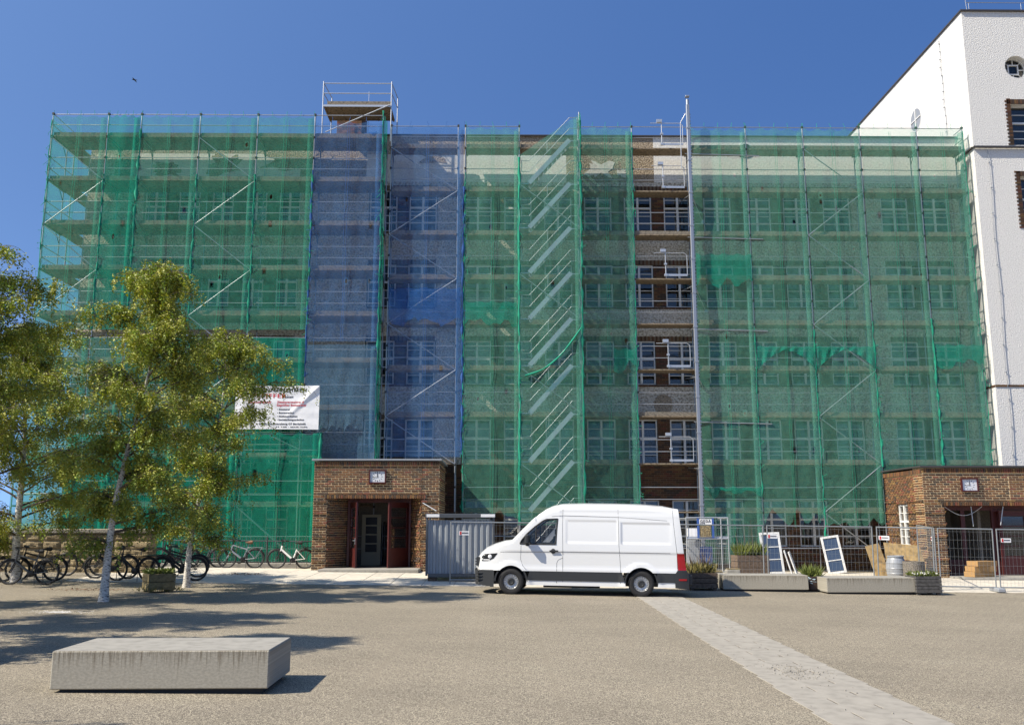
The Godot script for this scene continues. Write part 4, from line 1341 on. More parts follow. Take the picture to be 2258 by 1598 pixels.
	for y in [2.66, 4.66]:
		var dk := MB.new()
		dk.box(Vector3(-13.6, y, 0.86), Vector3(12.2, 0.06, 0.5))
		part(dk, "deck", M.board, lowf)
	build_banner()
func cloth_z(a: float, b: float) -> float:
	# relief of the banner cloth, a and b run 0..1 from its lower corner; one fold comes down from the far upper corner
	var along := (1.0 - a) + (1.0 - b)
	var fold := 0.06 * exp(-pow((a - 1.0) * 1.18 - (b - 1.0) * 0.62, 2.0) * 420.0) * clampf(1.25 - along, 0.0, 1.0)
	return fold + 0.006 * (1.0 - absf(fposmod(b * 4.0, 1.0) - 0.5) * 2.0) + 0.006 * wob.get_noise_2d(a * 240.0, b * 130.0) + 0.03 * wob.get_noise_2d(a * 45.0 + 5.0, b * 40.0)
func build_banner() -> void:
	var t := thing("banner", "white builder's banner with black and red lettering tied to the green net", "banner")
	var x0 := -10.9
	var w := 3.42
	var y0 := 5.74
	var h := 1.78
	var z := 1.32
	var mb := MB.new()
	var nx := 70
	var ny := 40
	var pos := func(a: float, b: float) -> Vector3: return Vector3(x0 + a * w, y0 + b * h - 0.02 * a + 0.02 * sin(a * 9.0) * b, z + cloth_z(a, b))
	var nrm := func(a: float, b: float) -> Vector3:
		return ((pos.call(a + 0.01, b) - pos.call(a - 0.01, b)) as Vector3).cross(pos.call(a, b + 0.01) - pos.call(a, b - 0.01)).normalized()
	for j in ny:
		for i in nx:
			var c := [Vector2(i, j), Vector2(i + 1, j), Vector2(i + 1, j + 1), Vector2(i, j + 1)]
			var p := []
			var q := []
			for k in c:
				p.append(pos.call(k.x / nx, k.y / ny))
				q.append(nrm.call(k.x / nx, k.y / ny))
			mb.tri_n(p[0], p[1], p[2], q[0], q[1], q[2])
			mb.tri_n(p[0], p[2], p[3], q[0], q[2], q[3])
	var cloth := part(mb, "cloth", M.sign_white, t)
	var put := func(s: String, px: float, py: float, size: float, m: Material, width: float) -> void:
		# lettering printed on the cloth: its corners follow the folds
		var o := flat_text(s, size, m, cloth, Vector3(x0 + w * px, y0 + h * (1.0 - py), 0), width)
		var arr: Array = (o.mesh as TextMesh).get_mesh_arrays()
		var v: PackedVector3Array = arr[Mesh.ARRAY_VERTEX]
		for i in v.size():
			var g: Vector3 = o.transform * v[i]
			v[i] = Vector3(g.x, g.y, z + cloth_z((g.x - x0) / w, (g.y - y0) / h) + 0.004 + (0.002 if v[i].z > 0.0 else 0.0))
		arr[Mesh.ARRAY_VERTEX] = v
		var am := ArrayMesh.new()
		am.add_surface_from_arrays(Mesh.PRIMITIVE_TRIANGLES, arr)
		o.mesh = am
		o.transform = Transform3D.IDENTITY
	put.call("BAUUNTERNEHMEN", 0.50, 0.105, 0.21, M.ink, 2.35)
	put.call("PFEIFFER", 0.40, 0.24, 0.23, M.print_red, 1.35)
	put.call("GmbH", 0.635, 0.265, 0.12, M.ink, 0.34)
	put.call("Maurermeister", 0.29, 0.385, 0.13, M.print_red, 0.95)
	put.call("Zimmerermeister &", 0.66, 0.385, 0.13, M.print_red, 1.1)
	put.call("Geprüfter Restaurator", 0.67, 0.455, 0.13, M.print_red, 1.2)
	var rl := ["• Zimmerei", "• Restauration", "• Holzbauarbeiten", "• Dachdeckungsarbeiten"]
	var ww := [0.5, 0.68, 0.82, 1.1]
	for k in 4:
		put.call(rl[k], 0.505 + ww[k] / w / 2.0, 0.55 + 0.08 * k, 0.10, M.ink, ww[k])
	put.call("99439 Am Ettersberg OT Berlstedt", 0.57, 0.885, 0.105, M.ink, 1.9)
	put.call("71 136 - Mail: info", 0.68, 0.955, 0.07, M.ink, 1.3)

# ---------- brick porches ----------
var brick_forms := []
func brick_form() -> ArrayMesh:
	if brick_forms.is_empty():
		for k in 14:
			var mb := MB.new()
			mb.col = brick_tone(false) * 0.9
			mb.col.a = 1.0
			mb.cbox(Vector3.ZERO, Vector3(1, 1, 1) * Vector3(0.25, 0.073, 0.06), 0.006)
			brick_forms.append(mb.mesh())
	return brick_forms[rng.randi() % 14]
func lay(parent: Node, left: Array, rest: MB, o: Vector3, dir: Vector3, nn: Vector3, w: float, h: float, ribs := 0, upright := false) -> void:
	# lays single bricks while left[0] lasts, the others go into one mesh
	var b := Basis(dir, Vector3.UP, nn)
	if upright:
		var k := int(w / CH)
		for i in k:
			var c := o + dir * ((i + 0.5) * w / k) + Vector3.UP * h / 2 + nn * 0.012
			if left[0] > 0:
				left[0] -= 1
				inst("brick", brick_form(), M.brick, parent, Transform3D(Basis(Vector3.UP * (h / 0.25), -dir * (w / k - 0.026) / 0.073, nn), c))
			else:
				rest.col = brick_tone(false)
				rest.box(c, Vector3(w / k - 0.026, h, 0.06), b)
		return
	var rows := int(h / CH)
	var step := h / rows
	for r in rows:
		var jut := 0.05 if ribs > 0 and r % ribs == 0 else 0.0
		var x := -CW * (0.5 if r % 2 else 0.0)
		while x < w - 0.02:
			var a := maxf(x, 0.0) + 0.013
			var e := minf(x + CW, w) - 0.013
			x += CW
			if e - a < 0.03: continue
			var c := o + dir * ((a + e) / 2) + Vector3.UP * ((r + 0.5) * step) + nn * (jut + rng.randf_range(-0.003, 0.004))
			if left[0] > 0:
				left[0] -= 1
				inst("brick", brick_form(), M.brick, parent, Transform3D(Basis(dir * ((e - a) / 0.25), Vector3.UP * ((step - 0.027) / 0.073), nn), c))
			else:
				rest.col = brick_tone(false)
				rest.box(c, Vector3(e - a, step - 0.027, 0.06), b)
func door_leaf(parent: Node, hinge: Vector3, turn: float, w: float, h: float, panes: int) -> void:
	var t := Transform3D(Basis(Vector3.UP, turn), hinge)
	var mb := MB.new()
	var e := 0.12
	mb.box(t * Vector3(e / 2, h / 2, 0), Vector3(e, h, 0.06), t.basis)
	mb.box(t * Vector3(w - e / 2, h / 2, 0), Vector3(e, h, 0.06), t.basis)
	mb.box(t * Vector3(w / 2, h - 0.1, 0.001), Vector3(w - 2 * e, 0.2, 0.06), t.basis)
	mb.box(t * Vector3(w / 2, 0.36, 0.001), Vector3(w - 2 * e, 0.72, 0.045), t.basis)
	mb.box(t * Vector3(w / 2, 0.12, 0.003), Vector3(w - 2 * e, 0.2, 0.07), t.basis)
	var ph := (h - 0.2 - 0.72) / panes
	for k in range(1, panes): mb.box(t * Vector3(w / 2, 0.72 + ph * k, 0), Vector3(w - 2 * e, 0.035, 0.05), t.basis)
	var d := part(mb, "door", M.door_red, parent)
	for k in panes:
		var p := MB.new()
		p.box(t * Vector3(w / 2, 0.72 + ph * (k + 0.5), 0), Vector3(w - 2 * e, ph - 0.03, 0.008), t.basis)
		part(p, "pane", M.window_glass, d)
	var hd := MB.new()
	hd.path([t * Vector3(w - 0.06, 1.0, 0.03), t * Vector3(w - 0.06, 1.0, 0.09), t * Vector3(w - 0.18, 1.0, 0.09)], 0.012, 6)
	hd.box(t * Vector3(w - 0.06, 0.98, 0.035), Vector3(0.04, 0.24, 0.012), t.basis)
	part(hd, "handle", M.bright_zinc, d)
func wall_clock(at: Vector3, label: String) -> void:
	var c := thing("wall_clock", label, "clock", at, 0.0, "clocks on the porches")
	var f := MB.new()
	for s in [-1, 1]:
		f.box(Vector3(s * 0.30, 0, 0.03), Vector3(0.045, 0.5, 0.09))
		f.box(Vector3(0, s * 0.23, 0.03), Vector3(0.555, 0.045, 0.09))
	part(f, "frame", M.door_red, c)
	var d := MB.new()
	d.box(Vector3(0, 0, 0.025), Vector3(0.56, 0.42, 0.02))
	part(d, "dial", M.clock_face, c)
	var mk := MB.new()
	for k in 12:
		var a := TAU * k / 12
		var dir := Vector3(sin(a), cos(a), 0)
		var rr := 0.165
		mk.box(dir * rr + Vector3(0, 0, 0.038), Vector3(0.016, 0.05, 0.004), Basis(Vector3.BACK, -a))
	part(mk, "hour_marks", M.ink, c)
	var hh := MB.new()
	var ah := deg_to_rad(-4.0)
	hh.box(Vector3(sin(ah), cos(ah), 0) * 0.05 + Vector3(0, 0, 0.044), Vector3(0.022, 0.15, 0.004), Basis(Vector3.BACK, -ah))
	part(hh, "hour_hand", M.ink, c)
	var am := deg_to_rad(261.0)
	var mh := MB.new()
	mh.box(Vector3(sin(am), cos(am), 0) * 0.07 + Vector3(0, 0, 0.05), Vector3(0.014, 0.2, 0.004), Basis(Vector3.BACK, -am))
	part(mh, "minute_hand", M.ink, c)
func build_porches() -> void:
	# porch with the open red doors
	var p := thing("brick_porch", "brown brick porch with open dark red double door beside the grey container", "porch")
	var xa := -7.1
	var xb := -2.36
	var zf := 3.7
	var zb := 0.2
	var y0 := 0.12
	var yt := 4.30
	var oa := -6.55
	var ob := -3.05
	var oy := 2.88
	var da := -5.93
	var db := -3.50
	var dz := 2.75
	var left := [300]
	var rest := MB.new()
	var U := Vector3.UP
	var m := MB.new()
	var k := 0.010
	# masses behind the bricks, mortar coloured
	m.prism(PackedVector2Array([Vector2(xa + k, -zf + k), Vector2(oa - k - 0.035, -zf + k), Vector2(da - k - 0.035, -dz), Vector2(da - k, -zb), Vector2(xa + k, -zb)]), Transform3D(Basis(Vector3.RIGHT, Vector3.FORWARD, Vector3.UP), Vector3(0, y0 - 0.3, 0)), yt - y0 + 0.2)
	m.prism(PackedVector2Array([Vector2(xb - k, -zf + k), Vector2(ob + k + 0.035, -zf + k), Vector2(db + k + 0.035, -dz), Vector2(db + k, -zb), Vector2(xb - k, -zb)]), Transform3D(Basis(Vector3.RIGHT, Vector3.FORWARD, Vector3.UP), Vector3(0, y0 - 0.3, 0)), yt - y0 + 0.2)
	m.box(Vector3((oa + ob) / 2, (oy + yt) / 2 + 0.01, (zf + dz) / 2), Vector3(ob - oa + 2 * k, yt - oy - 0.1, zf - dz - 2 * k))
	part(m, "wall", M.mortar, p)
	lay(p, left, rest, Vector3(xa, y0, zf - 0.03), Vector3.RIGHT, Vector3.BACK, oa - xa, oy - y0 + 0.02, 5)
	lay(p, left, rest, Vector3(ob, y0, zf - 0.03), Vector3.RIGHT, Vector3.BACK, xb - ob, oy - y0 + 0.02, 5)
	lay(p, left, rest, Vector3(xa, oy + 0.24, zf - 0.03), Vector3.RIGHT, Vector3.BACK, xb - xa, 4.09 - oy - 0.24)
	lay(p, left, rest, Vector3(oa - 0.12, oy + 0.005, zf - 0.005), Vector3.RIGHT, Vector3.BACK, ob - oa + 0.3, 0.13, 0, true)
	lay(p, left, rest, Vector3(oa - 0.25, oy + 0.145, zf + 0.005), Vector3.RIGHT, Vector3.BACK, ob - oa + 0.5, 0.086)
	lay(p, left, rest, Vector3(xa, oy + 0.02, zf - 0.03), Vector3.RIGHT, Vector3.BACK, oa - xa - 0.13, 0.215)
	lay(p, left, rest, Vector3(ob + 0.19, oy + 0.02, zf - 0.03), Vector3.RIGHT, Vector3.BACK, xb - ob - 0.2, 0.215)
	lay(p, left, rest, Vector3(xa, 4.10, zf - 0.005), Vector3.RIGHT, Vector3.BACK, xb - xa, 0.16, 0, true)
	# splayed reveals and the flank
	var la := Vector3(da - oa, 0, dz - zf)
	lay(p, left, rest, Vector3(oa, y0, zf - 0.02) - la.normalized().cross(U) * 0.03, la.normalized(), la.normalized().cross(U), la.length(), oy - y0 + 0.05, 5)
	var lb := Vector3(ob - db, 0, zf - dz)
	lay(p, left, rest, Vector3(db, y0, dz) - lb.normalized().cross(U) * 0.03, lb.normalized(), lb.normalized().cross(U), lb.length(), oy - y0 + 0.05, 5)
	lay(p, left, rest, Vector3(xb - 0.03, y0, zf), Vector3.FORWARD, Vector3.RIGHT, zf - zb, yt - y0 - 0.06, 5)
	stuff(part(rest, "bricks_beyond_the_front", M.brick, p))
	var rf := MB.new()
	rf.cbox(Vector3((xa + xb) / 2, yt + 0.03, (zf + zb) / 2), Vector3(xb - xa + 0.16, 0.07, zf - zb + 0.2), 0.01)
	part(rf, "roof", M.barrel_grey, p)
	var fr := MB.new()
	fr.box(Vector3(da + 0.05, 1.6, dz), Vector3(0.1, 2.7, 0.14))
	fr.box(Vector3(db - 0.05, 1.6, dz), Vector3(0.1, 2.7, 0.14))
	fr.box(Vector3((da + db) / 2, oy - 0.04, dz), Vector3(db - da - 0.2, 0.18, 0.14))
	part(fr, "door_frame", M.door_red, p)
	door_leaf(p, Vector3(da + 0.12, 0.33, dz + 0.06), deg_to_rad(-68.0), 1.02, 2.42, 4)
	door_leaf(p, Vector3(db - 0.1, 0.33, dz + 0.05), PI + deg_to_rad(52.0), 1.08, 2.42, 4)
	# hall behind
	var hl := MB.new()
	hl.box(Vector3((da + db) / 2, 0.27, 1.4), Vector3(db - da - 0.05, 0.06, 2.6))
	hl.box(Vector3(da + 0.02, 1.6, 1.45), Vector3(0.06, 2.6, 2.4))
	hl.box(Vector3(db - 0.02, 1.6, 1.45), Vector3(0.06, 2.6, 2.4))
	hl.box(Vector3((da + db) / 2, 2.86, 1.4), Vector3(db - da + 0.4, 0.06, 2.5))
	hl.box(Vector3((da + db) / 2, 2.45, 0.45), Vector3(db - da, 0.85, 0.08))
	hl.box(Vector3(da + 0.2, 1.2, 0.46), Vector3(0.5, 2.2, 0.08))
	part(hl, "hall_walls", M.interior, p)
	var dk := MB.new()
	dk.box(Vector3((da + db) / 2, 1.4, -0.95), Vector3(db - da + 0.4, 3.0, 0.04))
	dk.box(Vector3(da - 0.05, 1.5, -0.35), Vector3(0.06, 2.9, 1.2))
	dk.box(Vector3(db + 0.05, 1.5, -0.35), Vector3(0.06, 2.9, 1.2))
	dk.box(Vector3((da + db) / 2, 2.9, -0.35), Vector3(db - da + 0.2, 0.06, 1.2))
	dk.box(Vector3((da + db) / 2, 0.25, -0.35), Vector3(db - da + 0.2, 0.06, 1.2))
	part(dk, "hall_back", M.interior, p)
	# cream inner door with dark panes
	var idr := MB.new()
	idr.box(Vector3(da + 0.62, 1.3, 0.62), Vector3(0.78, 2.05, 0.05))
	var ido := part(idr, "inner_door", M.cream_paint, p)
	for q in 4:
		var pn := MB.new()
		pn.box(Vector3(da + 0.62, 0.98 + q * 0.36, 0.655), Vector3(0.46, 0.3, 0.02))
		part(pn, "pane", M.black_metal, ido)
	var sp := MB.new()
	sp.cbox(Vector3((oa + ob) / 2 - 0.02, 0.2, 4.05), Vector3(3.62, 0.26, 1.5), 0.015)
	part(sp, "doorstep", M.concrete, p)
	var bar := MB.new()
	bar.tube(Vector3(-2.98, 2.72, zf + 0.02), Vector3(-2.45, 2.42, zf + 0.25), 0.022, 6)
	part(bar, "door_stay", M.bright_zinc, p)
	wall_clock(Vector3(-4.70, 3.70, zf + 0.015), "square white clock on the brick porch with the open red doors")
	# second porch at the edge of the view
	var r := thing("brick_porch", "brown brick porch beside the white tower behind the mesh fence", "porch")
	xa = 15.95
	xb = 22.6
	yt = 4.06
	y0 = -0.25
	oa = 16.72
	oy = 2.62
	dz = 2.9
	left = [300]
	rest = MB.new()
	m = MB.new()
	m.box(Vector3((xa + oa) / 2, 1.9, (zf + dz) / 2), Vector3(oa - xa - 2 * k, 4.3, zf - dz - 2 * k))
	m.box(Vector3((oa + xb) / 2, (oy + yt) / 2, (zf + dz) / 2), Vector3(xb - oa, yt - oy - 0.04, zf - dz - 2 * k))
	m.box(Vector3(xa + 0.3, 3.4, 1.6), Vector3(0.54, 1.2, 2.7))
	m.box(Vector3(xa + 0.3, 0.4, 1.6), Vector3(0.54, 1.4, 2.7))
	m.box(Vector3(xa + 0.3, 1.9, 0.7), Vector3(0.54, 1.8, 0.96))
	m.box(Vector3(xa + 0.3, 1.9, 2.6), Vector3(0.54, 1.8, 0.72))
	m.box(Vector3(22.4, 1.9, 1.9), Vector3(0.4, 4.3, 3.5))
	part(m, "wall", M.mortar, r)
	lay(r, left, rest, Vector3(xa, y0, zf - 0.03), Vector3.RIGHT, Vector3.BACK, oa - xa, oy - y0 + 0.02, 5)
	lay(r, left, rest, Vector3(xa, oy + 0.24, zf - 0.03), Vector3.RIGHT, Vector3.BACK, 3.3, 3.82 - oy - 0.24)
	lay(r, left, rest, Vector3(oa - 0.12, oy + 0.005, zf - 0.005), Vector3.RIGHT, Vector3.BACK, 2.6, 0.13, 0, true)
	lay(r, left, rest, Vector3(oa - 0.25, oy + 0.145, zf + 0.005), Vector3.RIGHT, Vector3.BACK, 2.7, 0.086)
	lay(r, left, rest, Vector3(xa, oy + 0.02, zf - 0.03), Vector3.RIGHT, Vector3.BACK, oa - xa - 0.13, 0.215)
	lay(r, left, rest, Vector3(xa, 3.86, zf - 0.005), Vector3.RIGHT, Vector3.BACK, 3.3, 0.16, 0, true)
	lay(r, left, rest, Vector3(xa + 3.3, oy + 0.24, zf - 0.03), Vector3.RIGHT, Vector3.BACK, xb - xa - 3.3, 3.82 - oy - 0.24)
	lay(r, [0], rest, Vector3(xa + 3.3, 3.86, zf - 0.005), Vector3.RIGHT, Vector3.BACK, xb - xa - 3.3, 0.16, 0, true)
	lay(r, [0], rest, Vector3(oa + 2.48, oy + 0.005, zf - 0.005), Vector3.RIGHT, Vector3.BACK, 3.0, 0.13, 0, true)
	lay(r, [0], rest, Vector3(oa + 2.45, oy + 0.145, zf + 0.005), Vector3.RIGHT, Vector3.BACK, 3.0, 0.086)
	lay(r, [0], rest, Vector3(22.2, y0, zf - 0.03), Vector3.RIGHT, Vector3.BACK, 0.4, oy - y0 + 0.2, 5)
	# sunlit flank with its slit window
	lay(r, left, rest, Vector3(xa + 0.03, y0, 2.25), Vector3.BACK, Vector3.LEFT, zf - 2.25, 2.95 - y0, 5)
	lay(r, left, rest, Vector3(xa + 0.03, y0, 0.2), Vector3.BACK, Vector3.LEFT, 1.02, 2.95 - y0, 5)
	lay(r, left, rest, Vector3(xa + 0.03, y0, 1.22), Vector3.BACK, Vector3.LEFT, 1.03, 1.08 - y0, 5)
	lay(r, left, rest, Vector3(xa + 0.03, 2.72, 1.22), Vector3.BACK, Vector3.LEFT, 1.03, 0.23)
	lay(r, left, rest, Vector3(xa + 0.03, 2.95, 0.2), Vector3.BACK, Vector3.LEFT, zf - 0.2, 0.85)
	lay(r, left, rest, Vector3(xa, 3.83, 0.2), Vector3.BACK, Vector3.LEFT, zf - 0.2, 0.16, 0, true)
	lay(r, left, rest, Vector3(oa - 0.03, y0, zf), Vector3.FORWARD, Vector3.RIGHT, zf - dz, oy - y0, 5)
	stuff(part(rest, "bricks_beyond_the_front", M.brick, r))
	rf = MB.new()
	rf.cbox(Vector3((xa + xb) / 2, yt + 0.03, (zf + zb) / 2), Vector3(xb - xa + 0.2, 0.07, zf - zb + 0.2), 0.01)
	part(rf, "roof", M.roof_metal, r)
	var wm := window_mesh(0.95, 1.6)
	var wn := inst("window", wm[0], M.white_paint, r, Transform3D(Basis(Vector3.BACK, Vector3.UP, Vector3.LEFT), Vector3(xa + 0.12, 1.1, 1.735)))
	for s in [-1, 1]:
		inst("pane", wm[1], M.window_glass, wn, Transform3D(Basis.IDENTITY, Vector3(s * wm[3], wm[4], -0.015)))
		inst("pane", wm[2], M.window_glass, wn, Transform3D(Basis.IDENTITY, Vector3(s * wm[3], wm[5], -0.015)))
	fr = MB.new()
	fr.box(Vector3(oa + 0.12, 1.2, dz), Vector3(0.2, 2.9, 0.12))
	fr.box(Vector3(18.6, oy - 0.06, dz), Vector3(3.6, 0.2, 0.12))
	fr.box(Vector3(17.75, 1.2, dz), Vector3(0.16, 2.6, 0.1))
	fr.box(Vector3(19.0, 1.2, dz + 0.02), Vector3(0.3, 2.6, 0.1))
	fr.box(Vector3(17.3, 0.25, dz), Vector3(0.8, 0.7, 0.06))
	part(fr, "door_frame", M.door_red, r)
	door_leaf(r, Vector3(20.2, 0.02, dz + 0.06), PI + deg_to_rad(10.0), 1.2, 2.42, 4)
	hl = MB.new()
	hl.box(Vector3(19.5, -0.12, 1.6), Vector3(5.6, 0.1, 2.9))
	hl.box(Vector3(19.5, 2.75, 1.6), Vector3(5.6, 0.1, 2.6))
	hl.box(Vector3(19.2, 1.2, 0.4), Vector3(6.0, 2.9, 0.1))
	hl.box(Vector3(18.55, 1.25, 1.5), Vector3(0.12, 2.7, 2.2))
	part(hl, "hall_walls", M.interior, r)
	sp = MB.new()
	sp.cbox(Vector3(19.6, -0.12, 4.0), Vector3(5.8, 0.3, 1.6), 0.015)
	part(sp, "doorstep", M.concrete, r)
	var cb := MB.new()
	var pts := []
	for q in 13:
		var f := q / 12.0
		pts.append(Vector3(16.85 + 1.45 * f, 2.6 - 0.34 * sin(PI * f), 3.4))
	cb.path(pts, 0.014, 5)
	cb.tube(Vector3(17.85, 2.6, 3.45), Vector3(17.88, 1.85, 3.45), 0.02, 5)
	cb.tube(Vector3(19.05, 2.6, 3.5), Vector3(18.9, 1.9, 3.5), 0.02, 5)
	part(cb, "loose_cable", M.bright_zinc, r)
	wall_clock(Vector3(17.72, 3.40, zf + 0.015), "square white clock on the porch beside the white tower")

# ---------- van ----------
# local axes: x runs from the nose (0) to the tail (5.98), y up, z to the visible side
const VTOP := [Vector2(0.0, 0.69), Vector2(0.05, 0.98), Vector2(0.14, 1.12), Vector2(0.29, 1.27), Vector2(0.50, 1.38), Vector2(0.74, 1.465), Vector2(0.92, 1.49), Vector2(1.20, 1.78), Vector2(1.50, 2.08), Vector2(1.68, 2.23), Vector2(1.86, 2.35), Vector2(2.08, 2.45), Vector2(2.36, 2.505), Vector2(3.0, 2.525), Vector2(3.8, 2.525), Vector2(4.6, 2.51), Vector2(5.2, 2.47), Vector2(5.60, 2.42)]
const VREAR := [Vector2(5.60, 2.42), Vector2(5.67, 1.8), Vector2(5.73, 1.2), Vector2(5.79, 0.75), Vector2(5.84, 0.62), Vector2(5.86, 0.34)]
func van_top(x: float) -> float:
	for k in VTOP.size() - 1:
		if x <= VTOP[k + 1].x: return lerpf(VTOP[k].y, VTOP[k + 1].y, clampf((x - VTOP[k].x) / (VTOP[k + 1].x - VTOP[k].x), 0.0, 1.0))
	return 2.42
func in_rect(x: float, y: float, r: Rect2, soft: float) -> float:
	var dx := minf(x - r.position.x, r.end.x - x)
	var dy := minf(y - r.position.y, r.end.y - y)
	return smoothstep(0.0, soft, minf(dx, dy))
func van_side(x: float, y: float) -> float:
	# half width of the body
	var half := 1.0
	if x < 1.2: half = 1.0 - 0.22 * pow(1.0 - x / 1.2, 2.2)
	if x > 5.5: half -= 0.05 * pow((x - 5.5) / 0.4, 2.0)
	var h := maxf(0.0, y - 1.15)
	half -= 0.105 * pow(h / 1.3, 1.7)
	var t := van_top(clampf(x, 0.0, 5.6)) - y
	var r := 0.16 if x > 1.6 else 0.09
	if t < r: half -= r - sqrt(maxf(0.0, r * r - (r - t) * (r - t)))
	# pressed panels and the belt line
	half -= 0.016 * in_rect(x, y, Rect2(2.47, 1.42, 1.44, 0.68), 0.05)
	half -= 0.016 * in_rect(x, y, Rect2(3.99, 1.42, 1.40, 0.62), 0.05)
	half -= 0.012 * (1.0 - smoothstep(1.14, 1.20, y)) * smoothstep(0.5, 0.9, x)
	half += 0.014 * (1.0 - smoothstep(0.72, 0.80, y))
	for c in [0.91, 4.55]:
		var d := Vector2(x - c, y - 0.36).length()
		half += 0.022 * (1.0 - smoothstep(0.50, 0.60, d))
	if x > 2.3: half -= 0.006 * (0.5 + 0.5 * sin((y - 2.1) * 42.0)) * smoothstep(2.12, 2.18, y) * (1.0 - smoothstep(2.34, 2.4, y))
	return half
func van_sheet(poly: PackedVector2Array, s: float, lift: float, holes: Array, step: float) -> MB:
	# part of the body side, cut from its outline and laid on the curved flank
	var mb := MB.new()
	var lo := poly[0]
	var hi := poly[0]
	for p in poly:
		lo = lo.min(p)
		hi = hi.max(p)
	var x := lo.x
	while x < hi.x:
		var y := lo.y
		while y < hi.y:
			var cell := PackedVector2Array([Vector2(x, y), Vector2(x + step, y), Vector2(x + step, y + step), Vector2(x, y + step)])
			for q in Geometry2D.intersect_polygons(cell, poly):
				var bits := [q]
				for hp in holes:
					var nxt := []
					for b in bits:
						for c in Geometry2D.clip_polygons(b, hp):
							if not Geometry2D.is_polygon_clockwise(c): nxt.append(c)
					bits = nxt
				for b in bits:
					var idx := Geometry2D.triangulate_polygon(b)
					for i in range(0, idx.size(), 3):
						var t3 := [b[idx[i]], b[idx[i + 1]], b[idx[i + 2]]]
						if ((t3[1] - t3[0]).cross(t3[2] - t3[0]) < 0.0) != (s < 0.0): t3 = [t3[0], t3[2], t3[1]]
						var v3 := []
						var n3 := []
						for w in t3:
							var z := van_side(w.x, w.y)
							v3.append(Vector3(w.x, w.y, s * (z + lift)))
							var e := 0.012
							n3.append(Vector3(-(van_side(w.x + e, w.y) - van_side(w.x - e, w.y)) / (2 * e), -(van_side(w.x, minf(w.y + e, van_top(w.x))) - van_side(w.x, w.y - e)) / (2 * e), 1.0).normalized() * Vector3(1, 1, s))
						mb.tri_n(v3[0], v3[1], v3[2], n3[0], n3[1], n3[2])
			y += step
		x += step
	return mb
func arch(c: float, r: float, n := 20) -> PackedVector2Array:
	var p := PackedVector2Array()
	for k in n + 1:
		var a := PI * k / n
		p.append(Vector2(c + cos(a) * r, 0.36 + sin(a) * r * 1.02))
	p.append(Vector2(c - r, -0.2))
	p.append(Vector2(c + r, -0.2))
	return p
